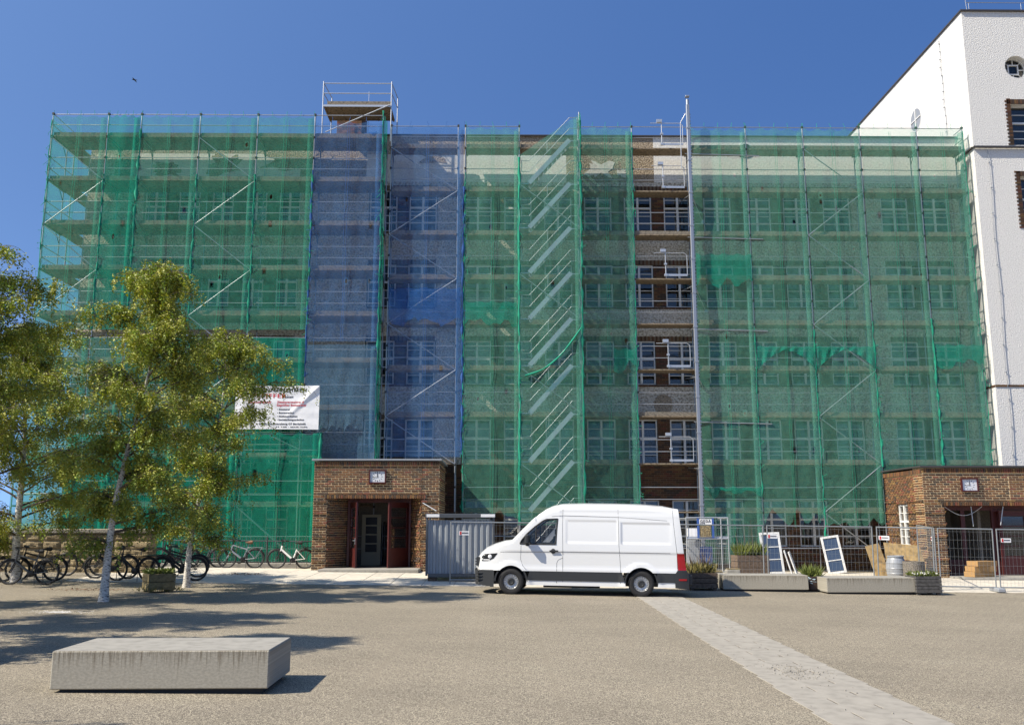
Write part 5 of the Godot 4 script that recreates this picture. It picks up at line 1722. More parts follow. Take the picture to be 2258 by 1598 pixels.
func build_van() -> void:
	var van := thing("delivery_van", "white high-roof delivery van parked in front of the scaffold", "van")
	var front := on(-0.66, 12.05)
	var rear := on(5.30, 12.7)
	var dir := (rear - front).normalized()
	# the near flank stands about where the wheels meet the ground
	van.transform = Transform3D(Basis(dir, (Vector3.BACK.cross(dir)).normalized(), dir.cross(Vector3.BACK.cross(dir)).normalized()), front)
	var org := Node3D.new()
	org.name = "shell"
	var zc := -0.98
	var outline := PackedVector2Array()
	for p in VTOP: outline.append(p)
	for k in range(1, VREAR.size()): outline.append(VREAR[k])
	outline.append(Vector2(5.84, 0.30))
	outline.append(Vector2(0.06, 0.30))
	var glass := PackedVector2Array([Vector2(1.36, 1.69), Vector2(1.56, 1.87), Vector2(1.80, 2.045), Vector2(1.90, 2.09), Vector2(2.22, 2.105), Vector2(2.17, 1.40), Vector2(1.16, 1.40), Vector2(1.20, 1.50)])
	var plast := PackedVector2Array([Vector2(-0.1, 0.2), Vector2(6.0, 0.2), Vector2(6.0, 0.655), Vector2(5.62, 0.655), Vector2(5.52, 0.655), Vector2(-0.1, 0.655)])
	var shift := func(mb: MB) -> MB:
		for i in mb.v.size(): mb.v[i].z += zc
		return mb
	for s in [1.0, -1.0]:
		var holes := [arch(0.91, 0.43), arch(4.55, 0.43), glass, plast]
		part(shift.call(van_sheet(outline, s, 0.0, holes, 0.055 if s > 0 else 0.2)), "body_side", M.van_white, van)
		# grey cladding strip, white sill below it
		var cl := PackedVector2Array([Vector2(1.36, 0.40), Vector2(4.10, 0.40), Vector2(4.02, 0.655), Vector2(1.44, 0.655)])
		part(shift.call(van_sheet(cl, s, 0.012, [], 0.12)), "side_cladding", M.van_plastic, van)
		var sill := PackedVector2Array([Vector2(1.34, 0.27), Vector2(4.12, 0.27), Vector2(4.10, 0.398), Vector2(1.36, 0.398)])
		part(shift.call(van_sheet(sill, s, -0.005, [], 0.14)), "sill", M.van_white, van)
		var rc := PackedVector2Array([Vector2(5.00, 0.27), Vector2(5.50, 0.27), Vector2(5.50, 0.398), Vector2(5.02, 0.398)])
		part(shift.call(van_sheet(rc, s, -0.005, [], 0.14)), "sill", M.van_white, van)
		var rq := PackedVector2Array([Vector2(4.98, 0.40), Vector2(5.56, 0.40), Vector2(5.56, 0.655), Vector2(4.98, 0.655)])
		part(shift.call(van_sheet(rq, s, 0.012, [arch(4.55, 0.43)], 0.12)), "side_cladding", M.van_plastic, van)
		# arch liners
		for c in [0.91, 4.55]:
			var lm := MB.new()
			for k in 20:
				var a0 := PI * k / 20
				var a1 := PI * (k + 1) / 20
				var p0 := Vector3(c + cos(a0) * 0.43, 0.36 + sin(a0) * 0.44, 0)
				var p1 := Vector3(c + cos(a1) * 0.43, 0.36 + sin(a1) * 0.44, 0)
				var o1 := Vector3(0, 0, zc + s * 0.985)
				var o2 := Vector3(0, 0, zc + s * 0.55)
				lm.quad(p0 + o1, p1 + o1, p1 + o2, p0 + o2)
				lm.quad(p0 + o2, p1 + o2, Vector3(p1.x, 0.26, o2.z), Vector3(p0.x, 0.26, o2.z))
				if c > 1.0 or true:
					var r0 := (p0 - Vector3(c, 0.36, 0)) * 1.10 + Vector3(c, 0.36, 0)
					var r1 := (p1 - Vector3(c, 0.36, 0)) * 1.10 + Vector3(c, 0.36, 0)
					if p0.y < 0.64 and p1.y < 0.66:
						var oz := Vector3(0, 0, zc + s * 1.018)
						lm.quad(p0 + oz, r0 + oz, r1 + oz, p1 + oz)
			part(lm, "wheel_arch_liner", M.van_plastic, van)
		# side window: frame and two panes
		part(shift.call(van_sheet(glass, s, -0.012, [], 0.1)), "side_window", M.clear_glass, van)
		var wf := MB.new()
		var gp := []
		for p in glass: gp.append(Vector3(p.x, p.y, zc + s * (van_side(p.x, p.y) - 0.004)))
		wf.path(gp, 0.022, 6, true)
		wf.tube(Vector3(1.62, 1.91, zc + s * 0.955), Vector3(1.60, 1.40, zc + s * 0.99), 0.02, 6)
		part(wf, "window_seal", M.van_plastic, van)
		# seams
		var sm := MB.new()
		for q in [[Vector2(1.19, 1.36), Vector2(1.18, 0.98), Vector2(1.24, 0.80), Vector2(1.36, 0.67)], [Vector2(2.37, 2.47), Vector2(2.36, 1.9), Vector2(2.37, 1.2), Vector2(2.37, 0.28)], [Vector2(3.92, 2.5), Vector2(3.94, 1.4), Vector2(3.98, 0.8), Vector2(3.98, 0.30)], [Vector2(5.44, 2.42), Vector2(5.46, 2.05), Vector2(5.50, 1.6), Vector2(5.54, 1.2), Vector2(5.55, 0.67)], [Vector2(2.37, 1.03), Vector2(2.24, 0.97), Vector2(2.20, 0.88), Vector2(2.20, 0.28)], [Vector2(2.05, 2.17), Vector2(2.36, 2.20), Vector2(3.9, 2.17), Vector2(5.44, 2.08)], [Vector2(0.6, 1.16), Vector2(1.5, 1.18), Vector2(2.37, 1.195), Vector2(3.9, 1.195), Vector2(5.52, 1.195)]]:
			var pp := []
			for k in q.size() - 1:
				for e in 10:
					var p: Vector2 = q[k].lerp(q[k + 1], e / 10.0)
					pp.append(Vector3(p.x, p.y, zc + s * (van_side(p.x, minf(p.y, van_top(p.x) - 0.01)) - 0.001)))
			sm.path(pp, 0.0055, 4)
		part(sm, "panel_seams", M.seam, van)
	# skin from bumper over bonnet, screen and roof to the tail
	var prof := []
	prof.append(Vector2(0.04, 0.62))
	for p in VTOP: prof.append(p)
	for k in range(1, 4): prof.append(VREAR[k])
	var skin := MB.new()
	var screen := MB.new()
	var cols := 16
	var pt := func(k: int, c: int) -> Vector3:
		var p: Vector2 = prof[k]
		var hw := van_side(p.x, p.y)
		var f := lerpf(-1.0, 1.0, float(c) / cols)
		var bulge := 0.0
		if p.x < 1.3: bulge = 0.20 * (1.0 - p.x / 1.3)
		var crown := 0.05 * (1.0 - f * f) * (1.0 if p.x > 1.8 and p.x < 5.58 else 0.25)
		if p.x > 5.58: crown = 0.0
		return Vector3(p.x - bulge * (1.0 - f * f) + (0.03 * (1.0 - f * f) if p.x > 5.58 else 0.0), p.y + crown, zc + f * hw)
	for k in prof.size() - 1:
		for c in cols:
			var a: Vector3 = pt.call(k, c)
			var b: Vector3 = pt.call(k, c + 1)
			var d: Vector3 = pt.call(k + 1, c + 1)
			var e: Vector3 = pt.call(k + 1, c)
			var is_screen: bool = prof[k].x > 0.9 and prof[k].x < 1.67 and c > 0 and c < cols - 1
			(screen if is_screen else skin).quad(a, b, d, e)
	part(skin, "roof_and_bonnet", M.van_white, van)
	part(screen, "windscreen", M.clear_glass, van)
	# grille, bumper, lamps
	var gr := MB.new()
	for k in 3: gr.cbox(Vector3(-0.12, 0.80 + k * 0.075, zc), Vector3(0.10, 0.03, 1.1), 0.006)
	gr.box(Vector3(-0.08, 0.88, zc), Vector3(0.1, 0.24, 1.15))
	part(gr, "grille", M.van_plastic, van)
	var bp := MB.new()
	for k in 16:
		var f0 := lerpf(-1.0, 1.0, k / 16.0)
		var f1 := lerpf(-1.0, 1.0, (k + 1) / 16.0)
		var fx := func(f: float) -> float: return -0.02 - 0.19 * (1.0 - f * f)
		var w := 0.83
		var p := [Vector3(fx.call(f0), 0.24, zc + f0 * w), Vector3(fx.call(f1), 0.24, zc + f1 * w), Vector3(fx.call(f1) - 0.02, 0.66, zc + f1 * w), Vector3(fx.call(f0) - 0.02, 0.66, zc + f0 * w)]
		bp.quad(p[0], p[1], p[2], p[3])
	for s in [-1.0, 1.0]:
		# corner return to the wheel arch
		var q := []
		for k in 5:
			var x := 0.0 + k * 0.11
			q.append(Vector3(x - 0.02, 0, zc + s * lerpf(0.83, 0.93, k / 4.0)))
		for k in 4:
			var lo := Vector3(0, 0.24 - 0.015 * k, 0)
			var up := Vector3(0, 0.66, 0)
			bp.face(q[k] + lo, q[k + 1] + lo, q[k + 1] + up, q[k] + up, Vector3(0.3, 0.4, zc))
		for k in 3: bp.cbox(Vector3(0.0, 0.40 + k * 0.085, zc + s * 0.84), Vector3(0.18, 0.025, 0.06), 0.006)
	part(bp, "front_bumper", M.van_plastic, van)
	for s in [-1.0, 1.0]:
		var hd := MB.new()
		var hp := PackedVector2Array([Vector2(0.05, 0.90), Vector2(0.04, 1.02), Vector2(0.13, 1.10), Vector2(0.52, 1.13), Vector2(0.40, 0.98), Vector2(0.24, 0.91)])
		var hl := part(shift.call(van_sheet(hp, s, 0.008, [], 0.06)), "headlight", M.black_metal, van)
		var lens := MB.new()
		lens.lathe([Vector2(0.06, 0), Vector2(0.05, 0.02), Vector2(0, 0.03)], Vector3(0.30, 1.03, zc + s * (van_side(0.3, 1.03) + 0.008)), Basis(Vector3.RIGHT, Vector3.BACK * s, Vector3.DOWN), 14)
		lens.box(Vector3(0.2, 0.94, zc + s * (van_side(0.2, 0.94) + 0.012)), Vector3(0.2, 0.025, 0.012), Basis(Vector3.UP, -s * 0.24))
		part(lens, "lens", M.sign_white, hl)
		var tl := PackedVector2Array([Vector2(5.56, 0.74), Vector2(5.79, 0.74), Vector2(5.735, 1.19), Vector2(5.54, 1.19)])
		part(shift.call(van_sheet(tl, s, 0.010, [], 0.07)), "tail_light", M.tail_red, van)
		var rb := PackedVector2Array([Vector2(5.48, 0.26), Vector2(5.86, 0.22), Vector2(5.86, 0.62), Vector2(5.80, 0.74), Vector2(5.55, 0.74), Vector2(5.47, 0.62)])
		part(shift.call(van_sheet(rb, s, 0.022, [], 0.08)), "rear_bumper", M.van_plastic, van)
		var rr := PackedVector2Array([Vector2(5.58, 0.46), Vector2(5.80, 0.46), Vector2(5.80, 0.51), Vector2(5.58, 0.51)])
		part(shift.call(van_sheet(rr, s, 0.03, [], 0.1)), "reflector", M.tail_red, van)
		# mirror on its arm
		var mi := MB.new()
		var mz: float = zc + s * 1.16
		mi.cbox(Vector3(1.37, 1.53, mz), Vector3(0.13, 0.28, 0.2), 0.04)
		mi.cbox(Vector3(1.38, 1.37, mz - s * 0.02), Vector3(0.10, 0.05, 0.16), 0.02)
		mi.tube(Vector3(1.34, 1.42, zc + s * 0.96), Vector3(1.36, 1.42, mz - s * 0.05), 0.035, 8)
		mi.prism(PackedVector2Array([Vector2(1.08, 1.37), Vector2(1.34, 1.37), Vector2(1.36, 1.64)]), Transform3D(Basis.IDENTITY, Vector3(0, 0, zc + s * 0.975 - 0.01)), 0.02)
		part(mi, "mirror", M.van_plastic, van)
		var ha := MB.new()
		var hz: float = zc + s * (van_side(2.1, 1.2) + 0.02)
		ha.cbox(Vector3(2.12, 1.215, hz + s * 0.012), Vector3(0.25, 0.045, 0.03), 0.012)
		ha.lathe([Vector2(0.07, 0), Vector2(0.065, 0.012), Vector2(0, 0.014)], Vector3(2.10, 1.21, hz - s * 0.012), Basis(Vector3.RIGHT, Vector3.BACK * s, Vector3.DOWN), 14)
		part(ha, "door_handle", M.van_plastic, van)
		for c in [0.91, 4.55]:
			var wb := Basis(Vector3.RIGHT, Vector3.BACK * s, Vector3.DOWN)
			var wo := Vector3(c, 0.355, zc + s * 0.74)
			var ty := MB.new()
			ty.lathe([Vector2(0.215, 0.02), Vector2(0.24, 0.0), Vector2(0.335, 0.01), Vector2(0.355, 0.03), Vector2(0.357, 0.12), Vector2(0.355, 0.20), Vector2(0.335, 0.225), Vector2(0.29, 0.235), Vector2(0.235, 0.23), Vector2(0.215, 0.205)], wo, wb, 36)
			for q in 60:
				var a := TAU * q / 60
				ty.box(wo + wb * Vector3(cos(a) * 0.352, 0.115, sin(a) * 0.352), Vector3(0.012, 0.02, 0.2), Basis(Vector3.BACK, a * s) )
			var wh := part(ty, "wheel", M.rubber, van)
			var ri := MB.new()
			ri.lathe([Vector2(0.218, 0.2), Vector2(0.21, 0.215), Vector2(0.195, 0.19), Vector2(0.17, 0.17), Vector2(0.12, 0.165), Vector2(0.105, 0.19), Vector2(0.0, 0.19)], wo, wb, 36)
			for q in 16:
				var a := TAU * q / 16
				ri.box(wo + wb * Vector3(cos(a) * 0.172, 0.195, sin(a) * 0.172), Vector3(0.05, 0.022, 0.012), Basis(Vector3.BACK, a * s))
			part(ri, "rim", M.steel_rim, wh)
			var hb := MB.new()
			hb.lathe([Vector2(0.105, 0.175), Vector2(0.10, 0.215), Vector2(0.06, 0.225), Vector2(0.05, 0.215), Vector2(0.0, 0.215)], wo, wb, 24)
			hb.lathe([Vector2(0.193, 0.168), Vector2(0.165, 0.172)], wo, wb, 24)
			part(hb, "hub_cap", M.van_plastic, wh)
	# tail, floor and cab
	var fl := MB.new()
	fl.box(Vector3(3.0, 0.33, zc), Vector3(5.5, 0.12, 1.5))
	fl.box(Vector3(2.6, 0.24, zc + 0.3), Vector3(1.6, 0.1, 0.5))
	fl.box(Vector3(5.2, 0.3, zc), Vector3(0.5, 0.1, 1.0))
	part(fl, "underbody", M.seam, van)
	var tb := MB.new()
	tb.cbox(Vector3(5.86, 0.47, zc), Vector3(0.2, 0.3, 1.86), 0.03)
	tb.tube(Vector3(5.9, 0.34, zc), Vector3(6.02, 0.30, zc), 0.03, 8)
	part(tb, "tow_bar", M.van_plastic, van)
	var cab := MB.new()
	cab.box(Vector3(2.35, 1.4, zc), Vector3(0.05, 1.9, 1.75))
	cab.box(Vector3(1.05, 1.18, zc), Vector3(0.5, 0.36, 1.6))
	cab.box(Vector3(1.6, 0.5, zc), Vector3(1.5, 0.1, 1.7))
	part(cab, "cab_interior", M.seam, van)
	for s in [-1.0, 1.0]:
		var se := MB.new()
		se.cbox(Vector3(1.85, 0.92, zc + s * 0.5), Vector3(0.5, 0.18, 0.5), 0.05)
		se.cbox(Vector3(2.12, 1.3, zc + s * 0.5), Vector3(0.14, 0.7, 0.48), 0.05, Basis(Vector3.BACK, -0.12))
		se.cbox(Vector3(2.17, 1.74, zc + s * 0.5), Vector3(0.1, 0.2, 0.28), 0.04)
		part(se, "seat", M.van_plastic, van)
	var stw := MB.new()
	var sp := []
	for k in 20:
		var a := TAU * k / 20
		sp.append(Vector3(1.42, 1.42, zc + 0.48) + Vector3(sin(a) * 0.2 * 0.5, sin(a) * 0.2 * 0.86, cos(a) * 0.2))
	stw.path(sp, 0.016, 6, true)
	stw.tube(Vector3(1.2, 1.3, zc + 0.48), Vector3(1.42, 1.42, zc + 0.48), 0.03, 6)
	part(stw, "steering_wheel", M.van_plastic, van)
	org.free()

# ---------- benches, container, fence ----------
func bench(label: String, at: Vector3, turn: float, w: float, d: float, h: float) -> void:
	var b := thing("concrete_bench", label, "bench", at, turn, "concrete benches in the yard")
	var m := MB.new()
	m.cbox(Vector3(0, 0.05 + h / 2, 0), Vector3(w, h, d), 0.012)
	part(m, "block", M.bench_concrete, b)
	var p := MB.new()
	p.box(Vector3(0, 0.02, 0), Vector3(w - 0.16, 0.08, d - 0.16))
	part(p, "plinth", M.seam, b)
	var sf := MB.new()
	sf.box(Vector3(0, 0.051 + h, 0), Vector3(w - 0.026, 0.003, d - 0.026))
	part(sf, "seat_face", M.concrete, b)
func build_container() -> void:
	var c := thing("storage_container", "grey corrugated steel storage container beside the brick porch", "container", on(-1.40, 6.95, 0.0), 0.03)
	var w := 2.14
	var h := 2.0
	var d := 2.1
	var body := MB.new()
	# ribbed front: trapezoid corrugation
	var faces := [[Transform3D(Basis.IDENTITY, Vector3(-w / 2, 0.14, d / 2)), w], [Transform3D(Basis(Vector3.UP, PI / 2), Vector3(w / 2, 0.14, d / 2)), d], [Transform3D(Basis(Vector3.UP, -PI / 2), Vector3(-w / 2, 0.14, -d / 2)), d]]
	for f in faces:
		var t: Transform3D = f[0]
		var k := 11
		var step: float = f[1] / k
		for i in k:
			var x := i * step
			var y0 := 0.08
			var y1 := h - 0.2
			var pr := [Vector2(0, 0.0), Vector2(0.36, 0.0), Vector2(0.46, -0.04), Vector2(0.86, -0.04), Vector2(1.0, 0.0)]
			for q in 4:
				body.quad(t * Vector3(x + pr[q].x * step, y0, pr[q].y), t * Vector3(x + pr[q + 1].x * step, y0, pr[q + 1].y), t * Vector3(x + pr[q + 1].x * step, y1, pr[q + 1].y), t * Vector3(x + pr[q].x * step, y1, pr[q].y))
	part(body, "ribbed_wall", M.container_steel, c)
	var fr := MB.new()
	for sx in [-1, 1]:
		for sz in [-1, 1]: fr.cbox(Vector3(sx * (w / 2 + 0.02), 0.14 + h / 2 - 0.03, sz * (d / 2 + 0.0)), Vector3(0.07, h - 0.1, 0.09), 0.01)
	for sz in [-1, 1]:
		fr.cbox(Vector3(0, 0.17, sz * (d / 2)), Vector3(w - 0.05, 0.12, 0.1), 0.01)
		fr.cbox(Vector3(0, 0.14 + h - 0.06, sz * (d / 2 + 0.03)), Vector3(w + 0.16, 0.13, 0.1), 0.01)
	fr.box(Vector3(0, 0.14 + h - 0.02, 0), Vector3(w + 0.1, 0.06, d))
	part(fr, "frame", M.grey_metal, c)
	for s in [-1, 1]:
		var lb := MB.new()
		lb.box(Vector3(s * (w / 2 - 0.17), 0.14 + h - 0.055, d / 2 + 0.083), Vector3(0.42 if s < 0 else 0.46, 0.095, 0.008))
		part(lb, "white_label", M.sign_white, c)
	for s in [-0.42, 0.46]:
		var bl := MB.new()
		bl.cbox(Vector3(s * w, 0.05, d / 2 - 0.1), Vector3(0.3, 0.1, 0.2), 0.01)
		part(bl, "wood_block", M.old_wood, c)
func fence_sign(parent: Node, t: Transform3D) -> void:
	var s := MB.new()
	s.box(t * Vector3.ZERO, Vector3(0.32, 0.13, 0.006), t.basis)
	var so := part(s, "plate", M.sign_white, parent)
	var r := MB.new()
	r.box(t * Vector3(-0.11, 0, 0.005), Vector3(0.055, 0.10, 0.004), t.basis)
	part(r, "red_mark", M.print_red, so)
	var k := MB.new()
	for q in 6: k.box(t * Vector3(-0.055 + q * 0.034, 0.005, 0.005), Vector3(0.022, 0.04, 0.004), t.basis)
	part(k, "print", M.ink, so)
func fence(label: String, a: Vector2, b: Vector2, sign_at := -1.0, block := true, h := 1.95) -> void:
	var pa := on(a.x, a.y)
	var pb := on(b.x, b.y)
	var w := pa.distance_to(pb)
	var t := thing("fence_panel", label, "fence", pa, 0.0, "mesh site fence panels")
	var dx := (pb - pa).normalized()
	t.transform = Transform3D(Basis(dx, Vector3.UP, dx.cross(Vector3.UP).normalized()).orthonormalized(), pa)
	var f := MB.new()
	for x in [0.03, w - 0.03]: f.tube(Vector3(x, 0.0, 0), Vector3(x, h, 0), 0.021, 8)
	f.tube(Vector3(0.03, h - 0.02, 0), Vector3(w - 0.03, h - 0.02, 0), 0.021, 8)
	f.tube(Vector3(0.03, 0.14, 0), Vector3(w - 0.03, 0.14, 0), 0.021, 8)
	part(f, "frame", M.fence_wire, t)
	var m := MB.new()
	var n := int(w / 0.12)
	for k in range(1, n): m.tube(Vector3(w * k / n, 0.14, 0.004), Vector3(w * k / n, h - 0.02, 0.004), 0.0028, 3, -1.0, false)
	for k in 7: m.tube(Vector3(0.03, 0.28 + k * 0.26, -0.004), Vector3(w - 0.03, 0.28 + k * 0.26, -0.004), 0.0028, 3, -1.0, false)
	part(m, "wire_mesh", M.fence_wire, t)
	if sign_at >= 0.0: fence_sign(t, Transform3D(Basis.IDENTITY, Vector3(sign_at * w, h - 0.36, 0.03)))
	if block:
		var bl := MB.new()
		bl.cbox(Vector3(w, 0.07, 0), Vector3(0.24, 0.14, 0.7), 0.03)
		part(bl, "foot_block", M.barrel_grey, t)
func leaf_blade(mb: MB, p: Vector3, dir: Vector3, side: Vector3, l: float, w: float, k: Color) -> void:
	mb.col = k
	var a := p + dir * l * 0.45 + side * w
	var b := p + dir * l * 0.45 - side * w
	var q := p + dir * l
	mb.tri(p, a, q)
	mb.tri(p, q, b)
func tuft(parent: Node, called: String, size: Vector3, n: int, l: float, w: float, mt: Material, upright: float) -> void:
	var mb := MB.new()
	for k in n:
		var p := Vector3(rng.randf_range(-0.5, 0.5) * size.x, size.y, rng.randf_range(-0.5, 0.5) * size.z)
		var d := Vector3(rng.randf_range(-1, 1), upright + rng.randf(), rng.randf_range(-1, 1)).normalized()
		var s := d.cross(Vector3(rng.randf_range(-1, 1), 0.2, rng.randf_range(-1, 1))).normalized()
		leaf_blade(mb, p + Vector3.UP * rng.randf() * 0.05, d, s, l * rng.randf_range(0.5, 1.2), w * rng.randf_range(0.6, 1.3), Color(1, 1, 1) * rng.randf_range(0.55, 1.3))
	stuff(part(mb, called, mt, parent))
func planter(label: String, at: Vector3, turn: float, w: float, d: float, h: float, wood: Material, boards: int) -> Node3D:
	var t := thing("wooden_planter", label, "planter", at, turn, "wooden planters")
	for k in boards:
		var y := 0.06 + (k + 0.5) * (h - 0.06) / boards
		var bh := (h - 0.06) / boards - 0.012
		for s in [-1, 1]:
			var a := MB.new()
			a.cbox(Vector3(0, y, s * (d / 2 - 0.02)), Vector3(w, bh, 0.04), 0.006)
			part(a, "plank", wood, t)
			var b := MB.new()
			b.cbox(Vector3(s * (w / 2 - 0.02), y + 0.002, 0), Vector3(0.04, bh, d - 0.082), 0.006)
			part(b, "plank", wood, t)
	for sx in [-1, 1]:
		for sz in [-1, 1]:
			var f := MB.new()
			f.box(Vector3(sx * (w / 2 - 0.09), 0.04, sz * (d / 2 - 0.09)), Vector3(0.1, 0.12, 0.1))
			part(f, "foot", wood, t)
	var so := MB.new()
	so.box(Vector3(0, h - 0.06, 0), Vector3(w - 0.08, 0.04, d - 0.08))
	part(so, "soil", M.soil, t)
	return t
func sash(label: String, at: Vector3, turn: float, lean: float, roll: float, w: float, h: float, rows: int) -> void:
	var t := thing("window_sash", label, "window sash", at, 0.0, "old white window sashes set down by the wall")
	t.transform = Transform3D(Basis(Vector3.UP, turn) * Basis(Vector3.RIGHT, lean) * Basis(Vector3.BACK, roll), at)
	var f := MB.new()
	var e := 0.085
	f.cbox(Vector3(-w / 2 + e / 2, h / 2, 0), Vector3(e, h, 0.05), 0.006)
	f.cbox(Vector3(w / 2 - e / 2, h / 2, 0), Vector3(e, h, 0.05), 0.006)
	f.cbox(Vector3(0, e / 2, 0.001), Vector3(w - 2 * e, e, 0.05), 0.006)
	f.cbox(Vector3(0, h - e / 2, 0.001), Vector3(w - 2 * e, e, 0.05), 0.006)
	for k in range(1, rows): f.box(Vector3(0, e + (h - 2 * e) * k / rows, 0), Vector3(w - 2 * e, 0.035, 0.035))
	part(f, "frame", M.white_paint, t)
	for k in rows:
		var p := MB.new()
		p.box(Vector3(0, e + (h - 2 * e) * (k + 0.5) / rows, -0.005), Vector3(w - 2 * e, (h - 2 * e) / rows - 0.03, 0.006))
		part(p, "pane", M.blue_film, t)
func build_props() -> void:
	bench("large concrete block bench alone in the open yard, nearest to the camera", on(-3.91, 27.12), 0.02, 2.46, 1.22, 0.42)
	bench("concrete block bench between the weathered planter and the painted pot", on(8.05, 9.55), -0.07, 2.56, 1.15, 0.42)
	bench("concrete block bench between the painted pot and the dark slatted planter", on(11.05, 10.05), 0.02, 2.75, 1.15, 0.42)
	bench("concrete bench of which only a dark end shows at the picture's border", on(-8.40, 25.9), 0.02, 2.46, 1.22, 0.42)
	build_container()
	fence("mesh fence panel standing in front of the grey container", Vector2(-1.67, 8.95), Vector2(1.75, 8.6), 0.13)
	fence("mesh fence panel hidden for the most part by the van", Vector2(1.8, 8.6), Vector2(5.1, 8.45))
	fence("mesh fence panel between the van and the leaning window sash", Vector2(5.15, 8.45), Vector2(8.48, 8.4))
	fence("long mesh fence panel behind the painted flower pot", Vector2(8.56, 8.4), Vector2(12.02, 8.45), 0.055)
	fence("mesh fence panel in front of the curved plywood sheet", Vector2(12.1, 8.45), Vector2(13.72, 9.0), 0.14)
	fence("mesh fence panel running back towards the brick porch flank", Vector2(15.2, 4.6), Vector2(13.76, 9.05), 0.9, false)
	fence("mesh fence panel before the porch steps and the cardboard boxes", Vector2(13.8, 9.1), Vector2(15.5, 9.3))
	fence("mesh fence panel at the border of the picture before the porch door", Vector2(15.58, 9.3), Vector2(18.9, 9.2), 0.09)
	# planters
	var p := planter("pale wooden planter with yellow flowers between two birch trunks", on(-9.4, 12.75), 0.62, 0.72, 0.62, 0.5, M.pale_wood, 2)
	tuft(p, "flowers", Vector3(0.7, 0.48, 0.6), 420, 0.14, 0.035, M.planter_leaf, 0.5)
	tuft(p, "weeds_at_the_foot", Vector3(1.1, 0.0, 0.9), 120, 0.18, 0.012, M.dry_leaf, 0.5)
	p = planter("weathered planter with dry grass behind the van's tail", on(6.12, 9.72), 0.06, 0.88, 0.7, 0.52, M.old_wood, 3)
	tuft(p, "grass", Vector3(0.85, 0.48, 0.6), 520, 0.36, 0.014, M.dry_leaf, 1.2)
	tuft(p, "stems", Vector3(0.5, 0.48, 0.3), 40, 0.7, 0.012, M.old_wood, 2.5)
	p = planter("dark weathered planter with bushy grass beside the hoist cage", on(9.35, 3.35), 0.12, 1.25, 0.7, 0.75, M.old_wood, 3)
	tuft(p, "grass", Vector3(1.1, 0.7, 0.55), 620, 0.5, 0.02, M.planter_leaf, 1.0)
	tuft(p, "stems", Vector3(0.7, 0.7, 0.3), 16, 1.7, 0.01, M.old_wood, 4.0)
	p = planter("dark slatted planter with white flowers next to the end bench", on(12.72, 10.35), 0.03, 0.78, 0.7, 0.55, M.dark_slats, 5)
	tuft(p, "flowers", Vector3(0.75, 0.52, 0.6), 380, 0.16, 0.02, M.planter_leaf, 0.4)
	tuft(p, "white_blossom", Vector3(0.7, 0.57, 0.55), 240, 0.05, 0.02, M.chalk, 0.6)
	var pt := thing("flower_pot", "brown pot with torn pale blue print and grass between two benches", "flower pot", on(9.62, 9.55))
	var mb := MB.new()
	mb.lathe([Vector2(0.0, 0.0), Vector2(0.30, 0.0), Vector2(0.32, 0.05), Vector2(0.325, 0.43), Vector2(0.30, 0.44), Vector2(0.28, 0.38), Vector2(0.0, 0.38)], Vector3.ZERO, Basis.IDENTITY, 28)
	part(mb, "pot", M.pot_brown, pt)
	var pr := MB.new()
	for k in 40:
		var a := rng.randf_range(0.0, PI)
		var y := 0.42 - absf(rng.randfn(0.0, 0.09))
		var s := rng.randf_range(0.02, 0.07)
		var n := Vector3(cos(a), 0, sin(a))
		var q := n * 0.3275 + Vector3(0, clampf(y, 0.05, 0.42), 0)
		var e := Vector3.UP.cross(n)
		pr.tri(q - e * s, q + e * s, q + Vector3.UP * s * rng.randf_range(-1.2, 0.6))
	part(pr, "torn_print", M.pale_blue, pt)
	tuft(pt, "grass", Vector3(0.45, 0.38, 0.45), 300, 0.42, 0.014, M.planter_leaf, 0.7)
	# window sashes
	sash("white three-pane sash leaning by the weathered planter, tallest of the three", on(10.55, 2.4), 0.02, -0.20, 0.04, 0.80, 1.62, 3)
	sash("white sash standing edge-on behind the three-pane sash", on(11.25, 2.3), 1.25, -0.28, 0.02, 0.6, 0.95, 2)
	sash("white sash second in the edge-on stack by the wall", on(11.45, 2.25), 1.2, -0.30, 0.02, 0.6, 0.9, 2)
	sash("white three-pane sash leaning alone against the brick wall foot", on(13.42, 1.2), -0.12, -0.16, 0.14, 0.72, 1.5, 3)
	# sheets of plywood
	var pw := thing("plywood_sheet", "narrow plywood sheet leaning beside the grey barrel", "plywood", on(14.42, 3.2))
	pw.transform = Transform3D(Basis(Vector3.UP, 0.1) * Basis(Vector3.RIGHT, -0.2) * Basis(Vector3.BACK, 0.2), on(14.42, 3.2))
	mb = MB.new()
	mb.cbox(Vector3(0, 0.62, 0), Vector3(0.58, 1.22, 0.02), 0.003)
	part(mb, "sheet", M.plywood, pw)
	pw = thing("plywood_sheet", "plywood sheet with a round arch cut out, leaning on the porch flank", "plywood", on(14.75, 3.6))
	pw.transform = Transform3D(Basis(Vector3.UP, -0.12) * Basis(Vector3.RIGHT, -0.12), on(15.0, 3.9))
	mb = MB.new()
	var poly := PackedVector2Array([Vector2(-0.62, 0.0), Vector2(-0.70, 1.3), Vector2(0.58, 1.18), Vector2(0.72, 0.55), Vector2(0.72, 0.0), Vector2(0.52, 0.0)])
	for k in 13:
		var a := PI * k / 12.0
		poly.append(Vector2(0.04 + cos(a) * 0.46, 0.12 + sin(a) * 0.55))
	poly.append(Vector2(-0.42, 0.0))
	mb.prism(poly, Transform3D(Basis.IDENTITY, Vector3(0, 0, -0.01)), 0.02)
	part(mb, "sheet", M.plywood, pw)
